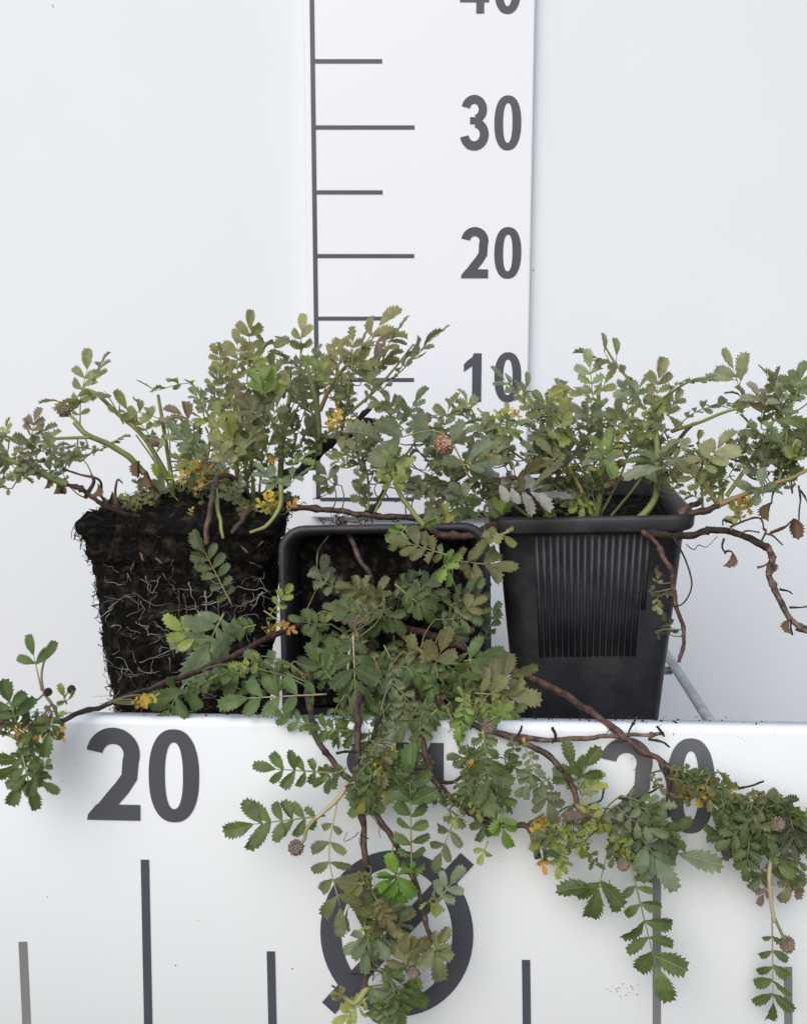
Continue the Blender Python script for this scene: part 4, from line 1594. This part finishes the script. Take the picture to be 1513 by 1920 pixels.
# ------------------------------------------------------------------ stems and leaves of the right plant
S = right.stem
S([(1115, 975, 59), (1128, 900, 59), (1127, 820, 60), (1122, 740, 61)], 6.5, 'green', wob=.06)
S([(1112, 972, 58.5), (1085, 910, 58), (1055, 858, 57.5), (1030, 815, 57)], 4.5, 'olive', wob=.05)
S([(1130, 980, 58), (1175, 988, 57.5), (1225, 940, 57.5), (1232, 880, 58), (1228, 780, 60), (1215, 720, 61)], 8, 'green', wob=.06, tip=.5)
S([(1020, 975, 58), (990, 925, 56.5), (960, 898, 55.5), (925, 902, 55)], 8, 'red', knots=4)
S([(1150, 985, 58), (1200, 990, 56.5), (1290, 968, 55.5), (1350, 946, 55)], 8, 'brown', knots=4, tip=.9)
S([(1350, 946, 55), (1400, 925, 54.5), (1460, 905, 54), (1540, 870, 53.5)], 5.5, 'olive', knots=3)
S([(1170, 985, 57), (1230, 1002, 54.8), (1290, 1004, 54), (1340, 993, 53.8), (1390, 1002, 53.6), (1442, 1028, 53.5)], 7.5, 'dark', wob=.25, knots=4, tip=1)
S([(1440, 1026, 53.5), (1446, 1045, 53.4), (1443, 1080, 53.3), (1458, 1120, 53.2), (1483, 1158, 53.1), (1530, 1195, 53)], 7.5, 'bark', wob=.25, knots=8, tip=.8)
S([(1205, 995, 55), (1235, 1030, 53.8), (1258, 1075, 53.6), (1264, 1130, 53.6), (1282, 1190, 53.6), (1271, 1238, 53.6)], 6.5, 'red', wob=.5, knots=6)
S([(1262, 1006, 54), (1285, 1050, 53.7), (1297, 1095, 53.6), (1284, 1128, 53.5), (1264, 1137, 53.4), (1246, 1124, 53.3)], 2.2, 'dark', name='root', wob=.05, anchor=False)
S([(1250, 860, 63), (1272, 825, 63), (1302, 795, 63)], 6, 'brown', wob=.3)
S([(1262, 845, 63), (1280, 838, 63), (1300, 835, 63)], 4, 'brown', wob=.3)
S([(975, 975, 57.5), (930, 985, 56), (880, 1002, 54.5), (825, 1002, 54), (795, 985, 54)], 9, 'red', knots=3, tip=.9)
S([(797, 988, 54), (770, 955, 54), (745, 915, 54), (735, 870, 54)], 5.5, 'green', wob=.1, tip=.6)
S([(1260, 808, 60), (1310, 792, 58), (1360, 772, 57), (1400, 762, 56.5)], 4, 'green', wob=.05)
S([(1228, 770, 60), (1260, 735, 59), (1300, 712, 58), (1340, 705, 57.5)], 3, 'green', wob=.05)
S([(1362, 930, 55), (1390, 890, 55), (1428, 828, 55), (1450, 790, 55)], 4.5, 'green', wob=.06)
S([(1345, 945, 55), (1330, 920, 55), (1300, 890, 55), (1280, 875, 55)], 5, 'olive', wob=.1)
S([(1350, 945, 55), (1352, 910, 55.2), (1340, 870, 55.4)], 6, 'green', wob=.1)
S([(1270, 965, 55.6), (1305, 945, 55.6), (1315, 935, 55.6)], 8, 'bark', wob=.4)
S([(1318, 965, 55.4), (1316, 920, 56), (1316, 870, 56.5)], 3, 'olive', wob=.05)
S([(1200, 760, 61), (1180, 715, 61), (1150, 675, 61.5), (1135, 650, 61.5)], 3.2, 'green', wob=.05)
S([(1030, 850, 59), (1010, 780, 59.5), (985, 735, 60), (965, 712, 60)], 2.8, 'green', wob=.05)
S([(960, 880, 58), (935, 810, 59), (895, 765, 59.5)], 2.6, 'green', wob=.05)
for q in ([(1110, 975, 60), (1095, 880, 61), (1085, 800, 61)], [(1120, 975, 60), (1160, 900, 60), (1185, 830, 60)], [(1125, 975, 60), (1130, 890, 58), (1140, 850, 57)], [(1100, 975, 59), (1030, 900, 58), (980, 860, 57.5), (930, 830, 57)],
          [(1140, 975, 60), (1200, 900, 61), (1245, 820, 62)], [(1105, 975, 60), (1060, 880, 61), (1050, 800, 61.5)], [(1000, 975, 57), (940, 930, 56.5), (880, 880, 56)], [(1460, 905, 54), (1470, 850, 54.5), (1480, 780, 55)]):
    S(q, 3.0, 'green', wob=.05)
for q, c in (([(1380, 985, 53.7), (1358, 975, 53.4), (1355, 985, 53.3)], 'brown'), ([(1368, 998, 53.6), (1385, 970, 53.6), (1392, 960, 53.6)], 'olive'), ([(1370, 990, 53.6), (1400, 975, 53.4), (1425, 972, 53.3), (1434, 995, 53.4)], 'brown'),
             ([(1385, 1003, 53.5), (1400, 995, 53.3), (1425, 998, 53.2)], 'brown'), ([(1436, 1000, 53.4), (1450, 1005, 53.2), (1468, 1022, 53)], 'red'), ([(1445, 998, 53.4), (1475, 985, 53.3)], 'red'), ([(1428, 1015, 53.5), (1437, 995, 53.4), (1430, 990, 53.3)], 'red'),
             ([(1358, 1010, 53.6), (1354, 1025, 53.5), (1360, 1040, 53.4)], 'dark'), ([(1420, 1065, 53.3), (1432, 1062, 53.3), (1440, 1055, 53.4)], 'red'), ([(1462, 1105, 53.2), (1478, 1108, 53.1), (1486, 1115, 53)], 'dark'),
             ([(1480, 1140, 53), (1500, 1140, 52.9), (1520, 1135, 52.8)], 'dark'), ([(1484, 1160, 53), (1482, 1175, 53), (1486, 1192, 53)], 'dark'), ([(1492, 1180, 53), (1513, 1188, 53)], 'dark'), ([(1498, 910, 54), (1500, 940, 54), (1498, 975, 54)], 'brown'), ([(1500, 920, 54), (1515, 945, 54)], 'dark'),
             ([(1440, 1002, 53.5), (1468, 990, 53.4), (1488, 973, 53.4)], 'brown'), ([(1456, 908, 54), (1450, 928, 53.9), (1447, 944, 53.8)], 'brown'), ([(1358, 1036, 53.45), (1365, 1034, 53.4), (1372, 1036, 53.4)], 'dark'), ([(1285, 1020, 54), (1300, 1030, 53.8), (1310, 1022, 53.8), (1325, 1025, 53.8), (1345, 1005, 53.8)], 'fibre')):
    if len(q) == 2:
        q = [q[0], tuple((a + b) / 2 for a, b in zip(*q)), q[1]]
    right.stem(q, 1.0 if c == 'fibre' else 2.6, c, name='twig', wob=.5, anchor=False)

right.rows(58, """
1015,785 925,690 3 b a=35 s=42
985,740 990,700 1 b a=30 s=38
905,805 834,755 3 b a=50 s=42
890,780 862,730 2 b a=45 s=38
965,800 932,772 2 Y a=30 s=24
930,815 992,790 2 f a=50 s=44 z=56
920,820 935,795 2 y a=40 s=30 z=56
1062,795 998,738 3 g a=40 s=40
1040,800 1068,745 2 y a=40 s=36
1192,722 1082,655 4 g a=58 s=46 g=8
1150,690 1118,632 0 g a=40 s=36
1155,690 1157,632 0 g a=45 s=40
1112,750 1103,656 2 b a=25 s=46
1120,745 1150,690 1 l a=45 s=46
1132,755 1044,722 2 o a=58 s=52
1202,752 1154,716 2 b a=30 s=44
1185,750 1215,705 1 b a=30 s=38
1228,765 1240,672 2 o a=70 s=52
1245,745 1340,702 4 g a=62 s=34 g=10 t=.15
1395,752 1362,655 1 b a=15 s=52
1385,725 1404,668 0 b a=15 s=56 z=57
1382,712 1330,716 0 b a=25 s=54 z=57
1402,750 1362,735 1 d a=20 s=44 z=57
1380,775 1476,712 3 p a=50 s=60 z=56
1440,770 1400,720 2 w a=50 s=50 z=55.5
1262,805 1405,748 5 g a=60 s=44 g=12 t=.2
1490,755 1508,675 3 d a=25 s=50 z=55
1450,785 1514,798 0 d a=30 s=66 z=54
1470,760 1430,790 2 g a=30 s=44 z=54.5
1430,822 1382,782 2 d a=35 s=46 z=54.5
1318,882 1372,806 2 l a=30 s=62 z=55
1318,860 1378,848 0 y a=30 s=50 z=55
1322,860 1286,868 0 l a=40 s=44 z=55
1310,840 1308,808 1 d a=30 s=24 z=56
1345,942 1268,868 3 o a=35 s=40 z=55
1355,932 1330,858 3 d a=30 s=38 z=55
1388,978 1384,934 2 O a=15 s=27 z=54
1386,972 1370,945 1 y a=15 s=26 z=54
1380,970 1362,985 1 y a=10 s=30 z=54
1425,930 1386,908 1 b a=25 s=48 z=53.5
1430,930 1425,880 1 b a=25 s=44 z=53.5
1432,925 1462,905 1 b a=25 s=46 z=53.5
1430,870 1450,825 2 b a=30 s=44 z=54
1480,870 1500,830 2 f a=30 s=36 z=53.5
1130,890 1152,812 1 f a=35 s=52 z=56
1130,862 1102,862 1 b a=25 s=46 z=56
1130,850 1142,880 0 f a=15 s=56 z=56
1130,845 1106,820 0 f a=40 s=40 z=56
1250,872 1176,862 1 d a=45 s=66 z=55.5
1245,875 1180,908 0 b a=35 s=82 z=55
1240,872 1285,862 1 b a=35 s=56 z=55.5
1232,905 1215,880 0 b a=25 s=60 z=55
925,906 1066,942 3 w a=55 s=82 z=54 p=red
960,905 1030,868 1 o a=60 s=78 z=54
940,905 925,872 1 w a=50 s=60 z=54
1000,910 1050,880 0 o a=55 s=74 z=54
868,872 934,868 1 b a=25 s=62 z=54.5
880,870 840,872 0 b a=20 s=52 z=54.5
875,865 915,838 0 b a=35 s=60 z=54.5
1092,835 1022,800 3 y a=50 s=48 z=56.5
1030,830 1000,800 2 g a=40 s=40 z=57
1202,805 1136,770 3 l a=55 s=44 z=58
1240,800 1180,790 3 l a=55 s=40 z=57.5
1290,820 1240,850 2 b a=40 s=48 z=57
1060,880 1010,830 2 o a=40 s=50 z=57
1020,860 980,830 2 b a=30 s=44 z=57
940,962 930,938 0 f a=20 s=32 z=56
940,960 965,945 0 f a=20 s=32 z=56
942,962 945,932 0 f a=20 s=30 z=56
1250,780 1275,730 3 g a=40 s=30
900,960 960,940 2 g a=40 s=36 z=55
830,960 900,940 3 d a=40 s=40 z=54.5
800,930 760,905 2 b a=40 s=40 z=55
880,940 840,910 2 b a=40 s=44 z=55
735,880 720,845 1 y a=20 s=34 z=54
737,880 752,842 1 f a=20 s=36 z=54
736,890 700,865 1 y a=30 s=34 z=54
738,890 775,862 1 y a=30 s=34 z=54
738,910 765,895 1 y a=30 s=32 z=54
734,910 705,895 1 y a=30 s=30 z=54
735,875 738,835 1 f a=20 s=34 z=54
930,1010 905,1000 1 l a=0 s=26 z=53.5
940,1000 962,1022 1 l a=10 s=30 z=53.5
790,990 820,975 1 f a=20 s=36 z=53.5
""")
right.fill(1120, 830, 110, 50, 57, 62, 34, 'ggogylb', 20, 34, 35, (1115, 970), 1)
right.fill(1090, 900, 90, 50, 57, 61, 26, 'gokgyp', 18, 32, 30, (1115, 980), 2)
right.fill(1200, 770, 70, 45, 59, 63, 16, 'ggyl', 16, 30, 40, (1180, 900), 3)
right.fill(960, 820, 90, 40, 56, 60, 26, 'gbygkl', 18, 34, 40, (1000, 940), 4)
right.fill(880, 900, 90, 45, 55, 58, 22, 'bggkl', 18, 32, 35, (930, 960), 5)
right.fill(1450, 860, 75, 45, 53, 56, 36, 'gdkkdgb', 20, 34, 30, (1440, 920), 6)
right.fill(1460, 740, 60, 40, 54, 57, 10, 'gdb', 22, 36, 40, (1440, 850), 7)
right.fill(1310, 890, 50, 45, 55, 57, 12, 'gdkol', 16, 26, 30, (1330, 950), 8)
right.fill(1230, 880, 40, 40, 57, 61, 10, 'glk', 16, 28, 30, (1180, 970), 9)
right.fill(1040, 770, 50, 30, 59, 61, 10, 'gyb', 18, 28, 40, (1050, 900), 10)
right.fill(840, 970, 60, 22, 54, 56, 8, 'gdy', 18, 28, 30, (860, 1000), 11)
right.fill(1060, 950, 50, 20, 57, 60, 8, 'gky', 14, 24, 30, (1110, 985), 12)
right.fill(1240, 1130, 20, 60, 53.4, 54, 8, 'kolk', 10, 18, 10, None, 13, (1, 2))
for q in ((950, 790, 30, 20, 56, 58), (1385, 950, 24, 22, 54, 55), (930, 840, 40, 16, 56, 58)):
    right.fill(*q, 7, 'YYOy', 8, 14, 15, None, 33, (1, 2))
right.flower(1163, 838, 10, 58)
right.flower(1165, 868, 8, 58)


def dead_leaf(plant, u, v, r_px, z, seed):
    r_ = random.Random(seed)
    me_ = leaflet_mesh(100 + seed, 0.7, 1.3, 0.9, 6)
    me_.materials[0] = M_DEAD
    mw = Matrix.Translation(W(u, v - r_px, z)) @ Matrix.Rotation(math.radians(90 + r_.uniform(-20, 20)), 4, 'Y') @ Matrix.Rotation(r_.uniform(0, 6), 4, 'X')
    sz = 2 * r_px * z / 100 / F
    put('withered_leaf', me_, plant.root, mw @ Matrix.Diagonal((sz, sz, sz, 1)))


for i, q in enumerate(((1447, 960, 18, 53.8), (1488, 992, 20, 53.4), (1372, 1050, 16, 53.4), (1236, 1070, 10, 53.5), (1440, 1065, 14, 53.2), (1482, 1175, 14, 53))):
    dead_leaf(right, *q, i)
for i, q in enumerate(((262, 880, 16, 56.8), (275, 900, 15, 56.8), (210, 935, 14, 54.8), (182, 920, 14, 54.4), (105, 915, 12, 53.8), (85, 905, 12, 53.6), (120, 918, 10, 53.8))):
    dead_leaf(left, *q, 20 + i)

left.build()
mid.build()
right.build()

# ------------------------------------------------------------------ soil crumbs on the panel edge
rnd = random.Random(77)
V, Fc = [], []


def crumb(p, r):
    b = len(V)
    for d in ((1, 0, 0), (-1, 0, 0), (0, 1, 0), (0, -1, 0), (0, 0, 1), (0, 0, -1)):
        V.append(p + Vector(d) * r * rnd.uniform(.5, 1.3))
    for f in ((0, 2, 4), (2, 1, 4), (1, 3, 4), (3, 0, 4), (2, 0, 5), (1, 2, 5), (3, 1, 5), (0, 3, 5)):
        Fc.append(tuple(b + i for i in f))


def on_front(u, v, lift=0.0002):
    return hit(u, v, FP.o, FP.n) + FP.n * lift


for i in range(260):
    x = rnd.choice([rnd.uniform(-.16, .16), rnd.gauss(-.02, .012), rnd.gauss(.065, .02), rnd.gauss(.10, .012), rnd.gauss(-.055, .01)])
    p = FP.mw @ Vector((x, 0.0002, -R0 - rnd.uniform(0, .012)))
    crumb(p, rnd.choice([.0002, .0003, .0004, .0006]))
for i in range(85):
    u, v = rnd.choice([(rnd.gauss(1172, 16), rnd.gauss(1857, 7)), (rnd.uniform(1130, 1513), rnd.gauss(1375, 14)), (rnd.uniform(0, 1513), rnd.uniform(1380, 1900)), (rnd.gauss(1190, 6), rnd.gauss(1430, 20))])
    crumb(on_front(u, v), rnd.choice([.00012, .0002, .0003]))
put('soil_crumbs', mesh('soil_crumbs', V, Fc, M_CRUMB, smooth=False), label='crumbs of dark soil scattered on the white front panel', cat='soil', kind='stuff')
